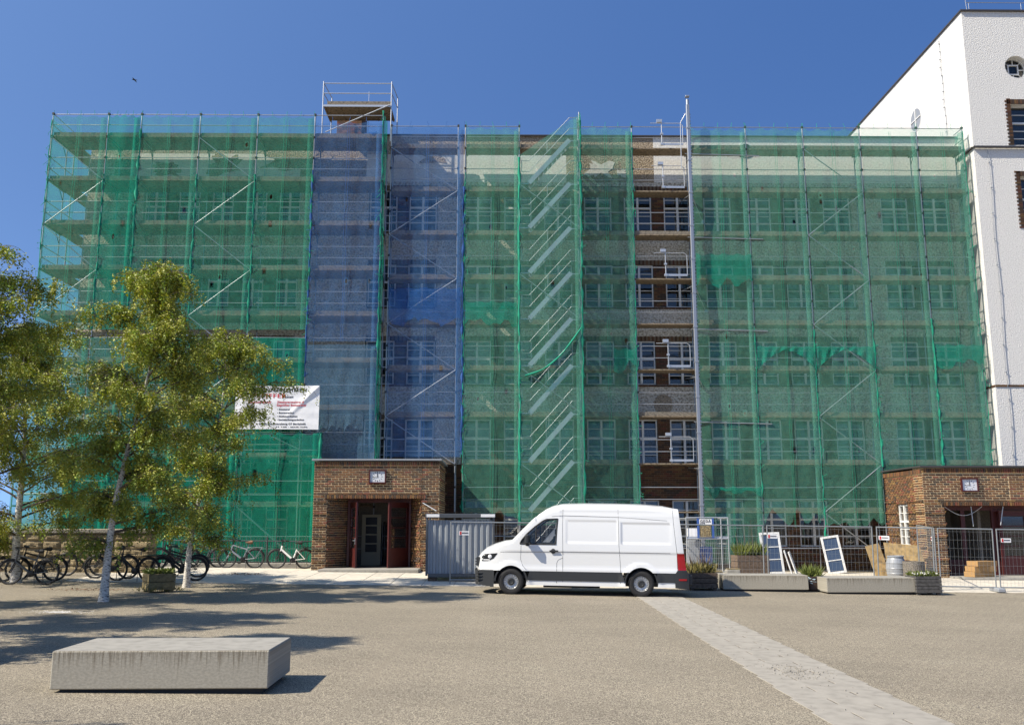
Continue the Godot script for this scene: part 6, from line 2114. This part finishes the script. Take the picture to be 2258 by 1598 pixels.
	for k in [[13.3, 5.6, 0.3, "plywood offcut lying flat behind the end bench", Vector3(1.3, 0.02, 0.5)], [10.6, 5.2, -0.2, "thin board lying flat behind the middle bench", Vector3(1.5, 0.02, 0.16)]]:
		var fb := thing("plywood_offcut", k[3], "plywood", on(k[0], k[1], 0.02), k[2])
		mb = MB.new()
		mb.cbox(Vector3(0, 0.012, 0), k[4], 0.003)
		part(mb, "sheet", M.plywood, fb)
	# barrel, washed concrete pot, boxes, kerb blocks
	var br := thing("barrel", "grey ribbed plastic barrel in front of the leaning plywood", "barrel", on(14.05, 5.3))
	mb = MB.new()
	mb.lathe([Vector2(0, 0), Vector2(0.25, 0.0), Vector2(0.29, 0.08), Vector2(0.325, 0.22), Vector2(0.335, 0.24), Vector2(0.325, 0.26), Vector2(0.34, 0.40), Vector2(0.35, 0.42), Vector2(0.34, 0.44), Vector2(0.33, 0.58), Vector2(0.34, 0.60), Vector2(0.325, 0.62), Vector2(0.29, 0.74), Vector2(0.26, 0.80), Vector2(0.29, 0.81), Vector2(0.29, 0.85), Vector2(0.25, 0.86), Vector2(0.24, 0.83), Vector2(0, 0.83)], Vector3.ZERO, Basis.IDENTITY, 32)
	part(mb, "body", M.barrel_grey, br)
	var cp := thing("concrete_pot", "washed concrete pot standing next to the grey barrel", "pot", on(14.05, 6.4))
	cp.position = on(14.42, 5.9)
	mb = MB.new()
	mb.lathe([Vector2(0, 0), Vector2(0.36, 0), Vector2(0.36, 0.70), Vector2(0.30, 0.70), Vector2(0.30, 0.6), Vector2(0, 0.6)], Vector3.ZERO, Basis.IDENTITY, 28)
	part(mb, "body", M.washed_concrete, cp)
	var by := 0.035
	var bl := ["flat cardboard box at the bottom of the stack of three", "flat cardboard box in the middle of the stack of three", "flat cardboard box on top of the stack of three"]
	for k in 3:
		var cb := thing("cardboard_box", bl[k], "box", Vector3(17.55 + [0.0, 0.06, 0.12][k], by, 4.25), [0.32, 0.25, 0.36][k], "cardboard boxes on the porch step")
		mb = MB.new()
		mb.cbox(Vector3(0, 0.095, 0), Vector3(0.95, 0.185, 0.5), 0.006)
		part(mb, "carton", M.cardboard, cb)
		var tp := MB.new()
		tp.box(Vector3(0, 0.189, 0), Vector3(0.95, 0.002, 0.05))
		part(tp, "tape", M.toe_wood, cb)
		by += 0.19
	for k in [[7.08, 7.4, 0.2, 0.36, "rounded kerb block lying on the paving beside the weathered planter"], [7.66, 7.5, -0.05, 0.46, "square kerb block with a chipped top beside the middle bench"]]:
		var kb := thing("kerb_block", k[4], "concrete block", on(k[0], k[1]), k[2], "kerb blocks")
		mb = MB.new()
		mb.cbox(Vector3(0, k[3] / 2, 0), Vector3(0.46, k[3], 0.34), 0.03)
		part(mb, "block", M.concrete, kb)
		var cpn := MB.new()
		cpn.cbox(Vector3(0.02, k[3] + 0.012, 0), Vector3(0.44, 0.03, 0.32), 0.008)
		part(cpn, "mortar_crust", M.pale_wood, kb)
	# car seen through the gap behind the van's bonnet is not built: only its dark shape shows
	build_railing()
	build_stone_wall()
	var bd := thing("bird", "small dark bird gliding high in the open sky", "bird", Vector3(-12.28, 16.51, 10.0))
	bd.scale = Vector3.ONE * 0.75
	mb = MB.new()
	mb.rope([Vector3(-0.11, 0.01, 0), Vector3(-0.07, 0.015, 0), Vector3(0, 0, 0), Vector3(0.08, -0.01, 0), Vector3(0.14, -0.012, 0)], [0.008, 0.022, 0.028, 0.014, 0.004], 6)
	for s in [-1, 1]:
		mb.tri(Vector3(-0.05, 0.012, 0), Vector3(0.04, 0.0, 0), Vector3(0.03, -0.02, s * 0.24))
		mb.tri(Vector3(-0.05, 0.012, 0), Vector3(0.03, -0.02, s * 0.24), Vector3(-0.02, 0.0, s * 0.2))
	part(mb, "body", M.black_metal, bd)
	var ck := MB.new()
	var cpoly := PackedVector2Array()
	for k in 30:
		var a := TAU * k / 30
		cpoly.append(Vector2(cos(a) * 0.20, sin(a) * 0.10) * (1.0 + 0.5 * wob.get_noise_2d(cos(a) * 90.0, sin(a) * 90.0)))
	var cidx := Geometry2D.triangulate_polygon(cpoly)
	for i in range(0, cidx.size(), 3):
		var v := []
		for q in 3:
			var pp: Vector2 = cpoly[cidx[i + q]]
			v.append(on(-9.35 + pp.x, 18.6 + pp.y, 0.004))
		ck.face(v[0], v[1], v[2], v[2], Vector3(0, -5, 18))
	for k in 420:
		var a := rng.randf() * TAU
		var r := absf(rng.randfn(0.0, 0.55))
		var q := Vector2(-9.35 + cos(a) * r * 0.8, 18.6 + sin(a) * r * 0.42)
		var s := rng.randf_range(0.006, 0.022)
		ck.face(on(q.x - s, q.y, 0.005), on(q.x, q.y - s, 0.005), on(q.x + s, q.y, 0.005), on(q.x, q.y + s, 0.005), Vector3(q.x, -5, q.y))
	# loose gravel on the pavers, dry leaves swept together
	var lg := MB.new()
	for k in 460:
		var q := Vector2(4.02 + rng.randfn(0.0, 0.2), 25.6 + rng.randfn(0.0, 0.32))
		if k > 260: q = Vector2(rng.randf_range(3.0, 5.4), rng.randf_range(14.0, 31.0))
		var sz := rng.randf_range(0.004, 0.013)
		lg.box(on(q.x, q.y, 0.01 + sz * 0.4), Vector3(sz * 1.4, sz, sz), Basis(Vector3.UP, rng.randf() * TAU))
	tag(stuff(part(lg, "loose_gravel", M.paver, self)), "loose gravel strewn over the strip of pavers", "gravel")
	for pl in [[-11.4, 12.4, 0.5, "drift of brown leaves near the pale wooden planter"], [-8.9, 6.3, 0.45, "drift of brown leaves before the white bicycle"]]:
		var lv := MB.new()
		for k in 240:
			var x: float = pl[0] + rng.randfn(0.0, pl[2])
			var z: float = pl[1] + rng.randfn(0.0, pl[2] * 0.45)
			leaf_blade(lv, on(x, z, 0.012), Vector3(rng.randf_range(-1, 1), 0.15, rng.randf_range(-1, 1)).normalized(), Vector3(rng.randf_range(-1, 1), 0.1, rng.randf_range(-1, 1)).normalized(), 0.05, 0.018, Color(1, 1, 1) * rng.randf_range(0.5, 1.2))
		tag(stuff(part(lv, "fallen_leaves", M.saddle_brown, self)), pl[3], "leaves")
	var co := part(ck, "chalk_spill", M.chalk, self)
	tag(co, "white powder spilt on the yard near the birch trunk", "powder spill")
func build_railing() -> void:
	var r := thing("railing", "low grey bar railing behind the parked bicycles", "railing")
	var z := 2.05
	var xa := -13.2
	var xb := -7.15
	var m := MB.new()
	m.tube(Vector3(xa, 1.32, z), Vector3(xb, 1.27, z), 0.022, 6)
	m.tube(Vector3(xa, 0.52, z), Vector3(xb, 0.47, z), 0.018, 6)
	part(m, "rail", M.grey_metal, r)
	for k in 4:
		var x := lerpf(xa, xb, k / 3.0)
		pole(Vector3(x, 0.2, z), Vector3(x, 1.45, z), "post", r, M.grey_metal, 0.026)
	var b := MB.new()
	var n := 55
	for k in n: b.tube(Vector3(lerpf(xa, xb, k / float(n)), 0.45, z), Vector3(lerpf(xa, xb, k / float(n)), 1.42, z), 0.0085, 4)
	part(b, "bars", M.grey_metal, r)
	var kb := MB.new()
	kb.cbox(Vector3((xa + xb) / 2, 0.3, z), Vector3(xb - xa, 0.3, 0.3), 0.02)
	part(kb, "kerb", M.concrete, r)
func build_stone_wall() -> void:
	var w := thing("stone_wall", "low wall of rough yellow sandstone blocks behind the bicycles", "wall", Vector3.ZERO)
	var z := 6.3
	var xa := -23.0
	var xb := -12.05
	var core := MB.new()
	core.box(Vector3((xa + xb) / 2, 0.9, z - 0.25), Vector3(xb - xa - 0.06, 1.75, 0.36))
	part(core, "mortar_core", M.mortar, w)
	var y := 0.18
	var row := 0
	while y < 1.62:
		var h: float = [0.34, 0.26, 0.31, 0.28, 0.26][row % 5]
		var x := xb
		while x > xa:
			var l := rng.randf_range(0.34, 0.85)
			var st := MB.new()
			var k := rng.randf_range(0.75, 1.15)
			st.col = Color(0.30 * k, 0.235 * k, 0.135 * k)
			# rough-faced block: a bumpy grid on the front
			var nx := 5
			var ny := 4
			var c := Vector3(x - l, y, z)
			var P := []
			for j in ny + 1:
				var rw := []
				for i in nx + 1:
					var e := 0.0 if i == 0 or j == 0 or i == nx or j == ny else 0.035 + 0.05 * rng.randf()
					rw.append(c + Vector3(0.008 + (l - 0.016) * i / nx + (rng.randf_range(-0.012, 0.012) if i > 0 and i < nx else 0.0), 0.008 + (h - 0.016) * j / ny, -0.05 + e))
				P.append(rw)
			for j in ny:
				for i in nx: st.quad(P[j][i], P[j][i + 1], P[j + 1][i + 1], P[j + 1][i])
			if x == xb:
				st.quad(Vector3(xb - 0.008, y, z - 0.05), Vector3(xb - 0.008, y, z - 0.45), Vector3(xb - 0.008, y + h - 0.016, z - 0.45), Vector3(xb - 0.008, y + h - 0.016, z - 0.05))
			if x > -18.5: part(st, "stone", M.sandstone, w)
			x -= l
		y += h
		row += 1
	var cx := xb + 0.06
	while cx > -18.5:
		var l := rng.randf_range(0.9, 1.2)
		var cp := MB.new()
		cp.col = Color(0.27, 0.25, 0.21) * rng.randf_range(0.85, 1.1)
		cp.cbox(Vector3(cx - l / 2, 1.70, z - 0.22), Vector3(l - 0.015, 0.13, 0.56), 0.015)
		part(cp, "coping_stone", M.sandstone, w)
		cx -= l

# ---------- bicycles ----------
func wheel(b: Node, c: Vector3, r: float, m: Material) -> void:
	var ty := MB.new()
	var pts := []
	for k in 28:
		var a := TAU * k / 28
		pts.append(c + Vector3(cos(a), sin(a), 0) * r)
	ty.path(pts, 0.027, 6, true)
	var o := part(ty, "wheel", M.rubber, b)
	var ri := MB.new()
	pts = []
	for k in 24:
		var a := TAU * k / 24
		pts.append(c + Vector3(cos(a), sin(a), 0) * (r - 0.035))
	ri.path(pts, 0.011, 4, true)
	for k in 14:
		var a := TAU * k / 14
		ri.tube(c + Vector3(cos(a) * 0.02, sin(a) * 0.02, 0.03 if k % 2 else -0.03), c + Vector3(cos(a + 0.2), sin(a + 0.2), 0) * (r - 0.04), 0.0025, 3, -1.0, false)
	ri.tube(c + Vector3(0, 0, -0.05), c + Vector3(0, 0, 0.05), 0.022, 8)
	part(ri, "rim_and_spokes", M.grey_metal, o)
func bicycle(label: String, at: Vector3, turn: float, fm: Material, step: bool, lean: float, opts := {}) -> void:
	# nose towards -x, standing at the middle of its wheelbase
	var b := thing("bicycle", label, "bicycle", at, turn, "parked bicycles")
	b.transform = Transform3D(Basis(Vector3.UP, turn) * Basis(Vector3.RIGHT, lean), at)
	var r := 0.345
	var fw := Vector3(-0.55, r + 0.02, 0)
	var rw := Vector3(0.52, r + 0.02, 0)
	wheel(b, fw, r, fm)
	wheel(b, rw, r, fm)
	var head := Vector3(-0.36, 0.86, 0)
	var hlow := Vector3(-0.41, 0.66, 0)
	var bb := Vector3(0.06, 0.32, 0)
	var seat := Vector3(0.24, 0.80, 0)
	var f := MB.new()
	var tr := 0.026 if not step else 0.04
	if step:
		f.tube(hlow + Vector3(0.0, 0.08, 0), bb + Vector3(-0.02, 0.04, 0), tr, 8)
		f.tube(bb, seat + Vector3(-0.04, -0.08, 0), 0.026, 8)
	else:
		f.tube(hlow, bb, 0.04, 8)
		f.tube(head, seat + Vector3(-0.03, -0.1, 0), 0.026, 8)
		f.tube(bb, seat, 0.021, 8)
	f.tube(head, hlow, 0.03, 8)
	for s in [-1, 1]:
		f.tube(bb + Vector3(0, 0, s * 0.03), rw + Vector3(0, 0, s * 0.06), 0.013, 6)
		f.tube(seat + Vector3(-0.03, -0.12, s * 0.02), rw + Vector3(0, 0, s * 0.06), 0.011, 6)
	part(f, "frame", fm, b)
	var fo := MB.new()
	for s in [-1, 1]: fo.tube(hlow + Vector3(0, -0.02, s * 0.05), fw + Vector3(0, 0, s * 0.055), 0.017, 6)
	fo.tube(hlow + Vector3(0, -0.02, -0.06), hlow + Vector3(0, -0.02, 0.06), 0.02, 6)
	part(fo, "fork", opts.get("fork", M.black_metal), b)
	var hb := MB.new()
	var st := head + Vector3(0.03, 0.16, 0)
	hb.tube(head, st, 0.018, 6)
	hb.path([st + Vector3(0.14, 0.02, 0.31), st + Vector3(0.02, 0.05, 0.2), st + Vector3(-0.04, 0.02, 0), st + Vector3(0.02, 0.05, -0.2), st + Vector3(0.14, 0.02, -0.31)], 0.014, 6)
	hb.tube(st + Vector3(0.16, 0.02, 0.33), st + Vector3(0.05, 0.045, 0.24), 0.019, 6)
	hb.tube(st + Vector3(0.16, 0.02, -0.33), st + Vector3(0.05, 0.045, -0.24), 0.019, 6)
	hb.box(st + Vector3(-0.06, 0.05, 0), Vector3(0.05, 0.05, 0.09))
	part(hb, "handlebar", M.black_metal, b)
	var sp := MB.new()
	sp.tube(seat, seat + Vector3(0.03, 0.13, 0), 0.015, 6)
	part(sp, "seat_post", M.grey_metal, b)
	var sd := MB.new()
	sd.rope([seat + Vector3(-0.12, 0.165, 0), seat + Vector3(-0.04, 0.165, 0), seat + Vector3(0.06, 0.165, 0), seat + Vector3(0.13, 0.175, 0), seat + Vector3(0.16, 0.18, 0)], [0.012, 0.03, 0.06, 0.075, 0.03], 8)
	part(sd, "saddle", opts.get("saddle", M.rubber), b)
	var cr := MB.new()
	cr.lathe([Vector2(0.095, 0), Vector2(0.095, 0.012), Vector2(0.03, 0.02), Vector2(0, 0.02)], bb + Vector3(0, 0, 0.05), Basis(Vector3.RIGHT, Vector3.BACK, Vector3.DOWN), 18)
	cr.cbox(bb + Vector3(0, 0, 0), Vector3(0.2, 0.17, 0.1), 0.04)
	cr.tube(bb + Vector3(0, 0, 0.07), bb + Vector3(-0.09, -0.14, 0.08), 0.012, 6)
	cr.tube(bb + Vector3(0, 0, -0.07), bb + Vector3(0.09, 0.14, -0.08), 0.012, 6)
	cr.box(bb + Vector3(-0.09, -0.14, 0.13), Vector3(0.09, 0.025, 0.09))
	cr.box(bb + Vector3(0.09, 0.14, -0.13), Vector3(0.09, 0.025, 0.09))
	cr.tube(bb + Vector3(0, 0.09, 0.055), rw + Vector3(0, 0.045, 0.055), 0.005, 4)
	cr.tube(bb + Vector3(0, -0.09, 0.055), rw + Vector3(0, -0.045, 0.055), 0.005, 4)
	part(cr, "drive", M.black_metal, b)
	# mudguards
	for c in [[fw, 0.35, 2.6], [rw, 0.2, 2.8]]:
		var mg := MB.new()
		var q := []
		for k in 13:
			var a := lerpf(c[1], c[2], k / 12.0)
			q.append(c[0] + Vector3(cos(a), sin(a), 0) * (r + 0.035))
		mg.path(q, 0.018, 5)
		part(mg, "mudguard", M.black_metal, b)
	if opts.get("rack", true):
		var rk := MB.new()
		for s in [-1, 1]:
			rk.path([seat + Vector3(0.02, -0.02, s * 0.05), Vector3(0.34, 0.77, s * 0.07), Vector3(0.80, 0.78, s * 0.07), rw + Vector3(0.02, 0, s * 0.07)], 0.008, 5)
		rk.tube(Vector3(0.80, 0.78, -0.07), Vector3(0.80, 0.78, 0.07), 0.008, 5)
		rk.tube(Vector3(0.55, 0.775, -0.07), Vector3(0.55, 0.775, 0.07), 0.008, 5)
		part(rk, "rear_rack", opts.get("rack_mat", M.black_metal), b)
	if opts.get("basket", false):
		var bk := MB.new()
		for k in 9:
			bk.tube(Vector3(0.42 + k * 0.05, 0.80, 0.15), Vector3(0.40 + k * 0.056, 1.02, 0.17), 0.004, 4)
			bk.tube(Vector3(0.42 + k * 0.05, 0.80, -0.15), Vector3(0.40 + k * 0.056, 1.02, -0.17), 0.004, 4)
		bk.path([Vector3(0.40, 1.02, 0.17), Vector3(0.85, 1.02, 0.17), Vector3(0.85, 1.02, -0.17), Vector3(0.40, 1.02, -0.17)], 0.009, 5, true)
		bk.box(Vector3(0.62, 0.8, 0), Vector3(0.4, 0.012, 0.3))
		part(bk, "basket", M.black_metal, b)
	var ks := MB.new()
	ks.tube(bb + Vector3(0.12, -0.04, 0.05), Vector3(0.26, 0.0, 0.2), 0.011, 5)
	part(ks, "kickstand", M.black_metal, b)
func build_bicycles() -> void:
	bicycle("white step-through bicycle with a basket next to the brick porch", on(-8.05, 2.75), 0.05, M.bike_white, true, -0.06, {"basket": true})
	bicycle("silver bicycle with a brown saddle against the railing", on(-9.95, 2.75), -0.04, M.bike_silver, false, -0.05, {"saddle": M.saddle_brown, "fork": M.bike_silver, "rack_mat": M.bike_silver})
	bicycle("dark bicycle at the railing partly behind a birch trunk", on(-11.35, 2.75), 0.1, M.grey_metal, false, -0.05)
	bicycle("dark bicycle at the railing by the end of the stone wall", on(-12.3, 3.2), 0.35, M.black_metal, false, -0.05)
	bicycle("black bicycle parked right behind the pale wooden planter", on(-10.15, 8.95), 0.0, M.black_metal, false, 0.04, {"rack": false})
	bicycle("black bicycle just behind the one at the planter", on(-10.5, 7.8), 0.25, M.black_metal, false, -0.04)
	bicycle("black bicycle with rack in front of the sunlit stone wall end", on(-12.45, 8.5), -0.06, M.black_metal, false, 0.05)
	bicycle("black low-frame bicycle leaning before the middle of the stone wall", on(-13.75, 7.6), 0.05, M.black_metal, true, 0.06)
	bicycle("dark grey bicycle next to the outermost birch trunk", on(-13.95, 10.75), 0.03, M.grey_metal, false, 0.06)
	bicycle("black bicycle squeezed in behind the dark grey one by the birch", on(-14.3, 9.6), 0.18, M.black_metal, false, 0.03)
	bicycle("black bicycle between the planter and the stone wall end", on(-11.5, 9.2), -0.15, M.black_metal, true, 0.05, {"basket": true})
	bicycle("bicycle at the picture's border behind the outermost birch", on(-15.6, 10.2), 0.3, M.door_red, false, 0.05)

# ---------- birches ----------
func twig_mesh(n: int, drop: float, size: float) -> ArrayMesh:
	# leaves along a hanging shoot
	var mb := MB.new()
	for k in n:
		var f := rng.randf()
		var p := Vector3(rng.randf_range(-1, 1) * 0.075 + 0.06 * f, -f * drop + 0.08, rng.randf_range(-1, 1) * 0.075)
		var d := Vector3(rng.randf_range(-1, 1), rng.randf_range(-1.4, 0.3), rng.randf_range(-1, 1)).normalized()
		var s := d.cross(Vector3(rng.randf_range(-1, 1), rng.randf_range(-1, 1), rng.randf_range(-1, 1))).normalized()
		leaf_blade(mb, p, d, s, size * rng.randf_range(0.7, 1.3), size * rng.randf_range(0.32, 0.5), Color(1, 1, 1) * rng.randf_range(0.65, 1.25))
	return mb.mesh()
func birch(label: String, at: Vector3, h: float, lean: Vector3, spread: float, low: float, r0: float, twig: Array, dense := 1.0, dir_bias := Vector3.ZERO) -> void:
	var t := thing("birch_tree", label, "tree", at, 0.0, "birch trees in the yard")
	var tr := MB.new()
	var bend := func(y: float) -> Vector3:
		var f := y / h
		return Vector3(lean.x * f + 0.10 * sin(f * 7.0 + at.x), y, lean.z * f + 0.10 * cos(f * 6.0 + at.z))
	var n := 30
	var prev: Vector3
	var seg := 12
	for k in n:
		var ya := h * k / n
		var yb := h * (k + 1) / n
		var ra := r0 * pow(1.0 - ya / h, 1.05) * (1.15 + 0.5 * exp(-ya * 5.0)) + 0.006
		var rb := r0 * pow(1.0 - yb / h, 1.05) * (1.15 + 0.5 * exp(-yb * 5.0)) + 0.006
		var s := tr.v.size()
		tr.tube(bend.call(ya) - Vector3(0, 0.05 if k == 0 else 0.0, 0), bend.call(yb), ra, seg, rb, false)
		for i in range(s, tr.v.size()):
			var p: Vector3 = tr.v[i]
			var c: Vector3 = bend.call(p.y)
			tr.u[i] = Vector2(atan2(p.x - c.x, p.z - c.z) / TAU * 1.2 * 0.35, p.y)
	part(tr, "trunk", M.bark, t)
	var lb := MB.new()
	var spots := []
	var limbs := int(h * 6.4)
	for k in limbs:
		var f := low + (0.985 - low) * pow((k + rng.randf()) / limbs, 0.9)
		var y := h * f
		var az := rng.randf() * TAU
		var reach := spread * (1.0 - pow(absf(f - 0.48) / 0.56, 2.2)) * rng.randf_range(0.3, 1.15)
		reach = maxf(reach, 0.35)
		var dir := (Vector3(cos(az), 0, sin(az)) + dir_bias * 0.6).normalized()
		var rise := lerpf(-0.1, 1.6, f) * rng.randf_range(0.7, 1.2)
		var p: Vector3 = bend.call(y)
		var pts := [p]
		var rad := [0.035 * (1.15 - f) + 0.008]
		var steps := 8
		for q in steps:
			var g := (q + 1) / float(steps)
			var up := rise * (1.0 - g * 1.15) + 0.15
			p += (dir + Vector3(rng.randf_range(-0.3, 0.3), up, rng.randf_range(-0.3, 0.3))) * (reach / steps)
			pts.append(p)
			rad.append(maxf(0.005, rad[0] * (1.0 - g)))
			if g > 0.25:
				# side shoots that droop at their ends
				for w in 4:
					var d2 := (dir * rng.randf_range(-0.2, 0.9) + Vector3(rng.randf_range(-1, 1), rng.randf_range(-0.1, 0.8), rng.randf_range(-1, 1))).normalized()
					var l := rng.randf_range(0.25, 0.7) * (0.6 + 0.25 * spread)
					var q0 := p
					var sp := [q0]
					for e in 4:
						q0 += (d2 + Vector3(0, -0.32 * e, 0)) * l / 4.0
						sp.append(q0)
						if rng.randf() < 0.95 * dense: spots.append(q0)
					lb.path(sp, 0.0045, 3)
		lb.rope(pts, rad, 5)
		spots.append(p)
	part(lb, "limbs", M.twig, t)
	var mm := MultiMesh.new()
	mm.transform_format = MultiMesh.TRANSFORM_3D
	mm.use_colors = true
	mm.mesh = twig[0]
	mm.instance_count = spots.size()
	for i in spots.size():
		var bs := Basis(Vector3.UP, rng.randf() * TAU) * Basis(Vector3.RIGHT, rng.randf_range(-0.5, 0.5))
		mm.set_instance_transform(i, Transform3D(bs.scaled(Vector3.ONE * rng.randf_range(0.75, 1.2)), spots[i]))
		var v := rng.randf_range(0.75, 1.25)
		var yl := rng.randf()
		mm.set_instance_color(i, Color(v * lerpf(0.85, 1.25, yl), v, v * lerpf(1.1, 0.7, yl)))
	var cr := MultiMeshInstance3D.new()
	cr.name = "crown"
	cr.multimesh = mm
	cr.material_override = M.leaf
	t.add_child(cr, true)
	stuff(cr)
	print(label, " spots ", spots.size())
func build_trees() -> void:
	var tw := [twig_mesh(20, 0.42, 0.058)]
	birch("slender birch with white trunk standing free before the planter", on(-9.54, 16.06), 8.3, Vector3(0.85, 0, -0.4), 2.15, 0.16, 0.08, tw, 0.8)
	birch("birch with a thin trunk right behind the pale wooden planter", on(-9.19, 11.03), 7.5, Vector3(0.85, 0, 0.0), 2.1, 0.17, 0.075, tw, 0.72)
	birch("birch at the border with bicycles around its trunk", on(-14.54, 10.2), 7.6, Vector3(-0.3, 0, 0.3), 3.0, 0.14, 0.11, tw, 1.05)
	birch("birch whose crown only reaches into the picture's border", on(-13.2, 16.8), 8.2, Vector3(-0.2, 0, 0.0), 3.0, 0.22, 0.12, tw)
	birch("birch out of view whose shade falls across the large bench's end", on(-9.9, 25.5), 7.5, Vector3(-0.1, 0, 0.0), 1.6, 0.25, 0.12, tw, 0.8)
	birch("birch out of view whose shade falls on the nearest gravel", on(-10.4, 32.6), 7.0, Vector3(-0.1, 0, 0.0), 1.5, 0.25, 0.12, tw, 0.8)
	birch("birch out of view whose shade falls behind the large bench", on(-12.4, 22.4), 8.2, Vector3(-0.1, 0, 0.0), 1.9, 0.25, 0.12, tw, 0.8)
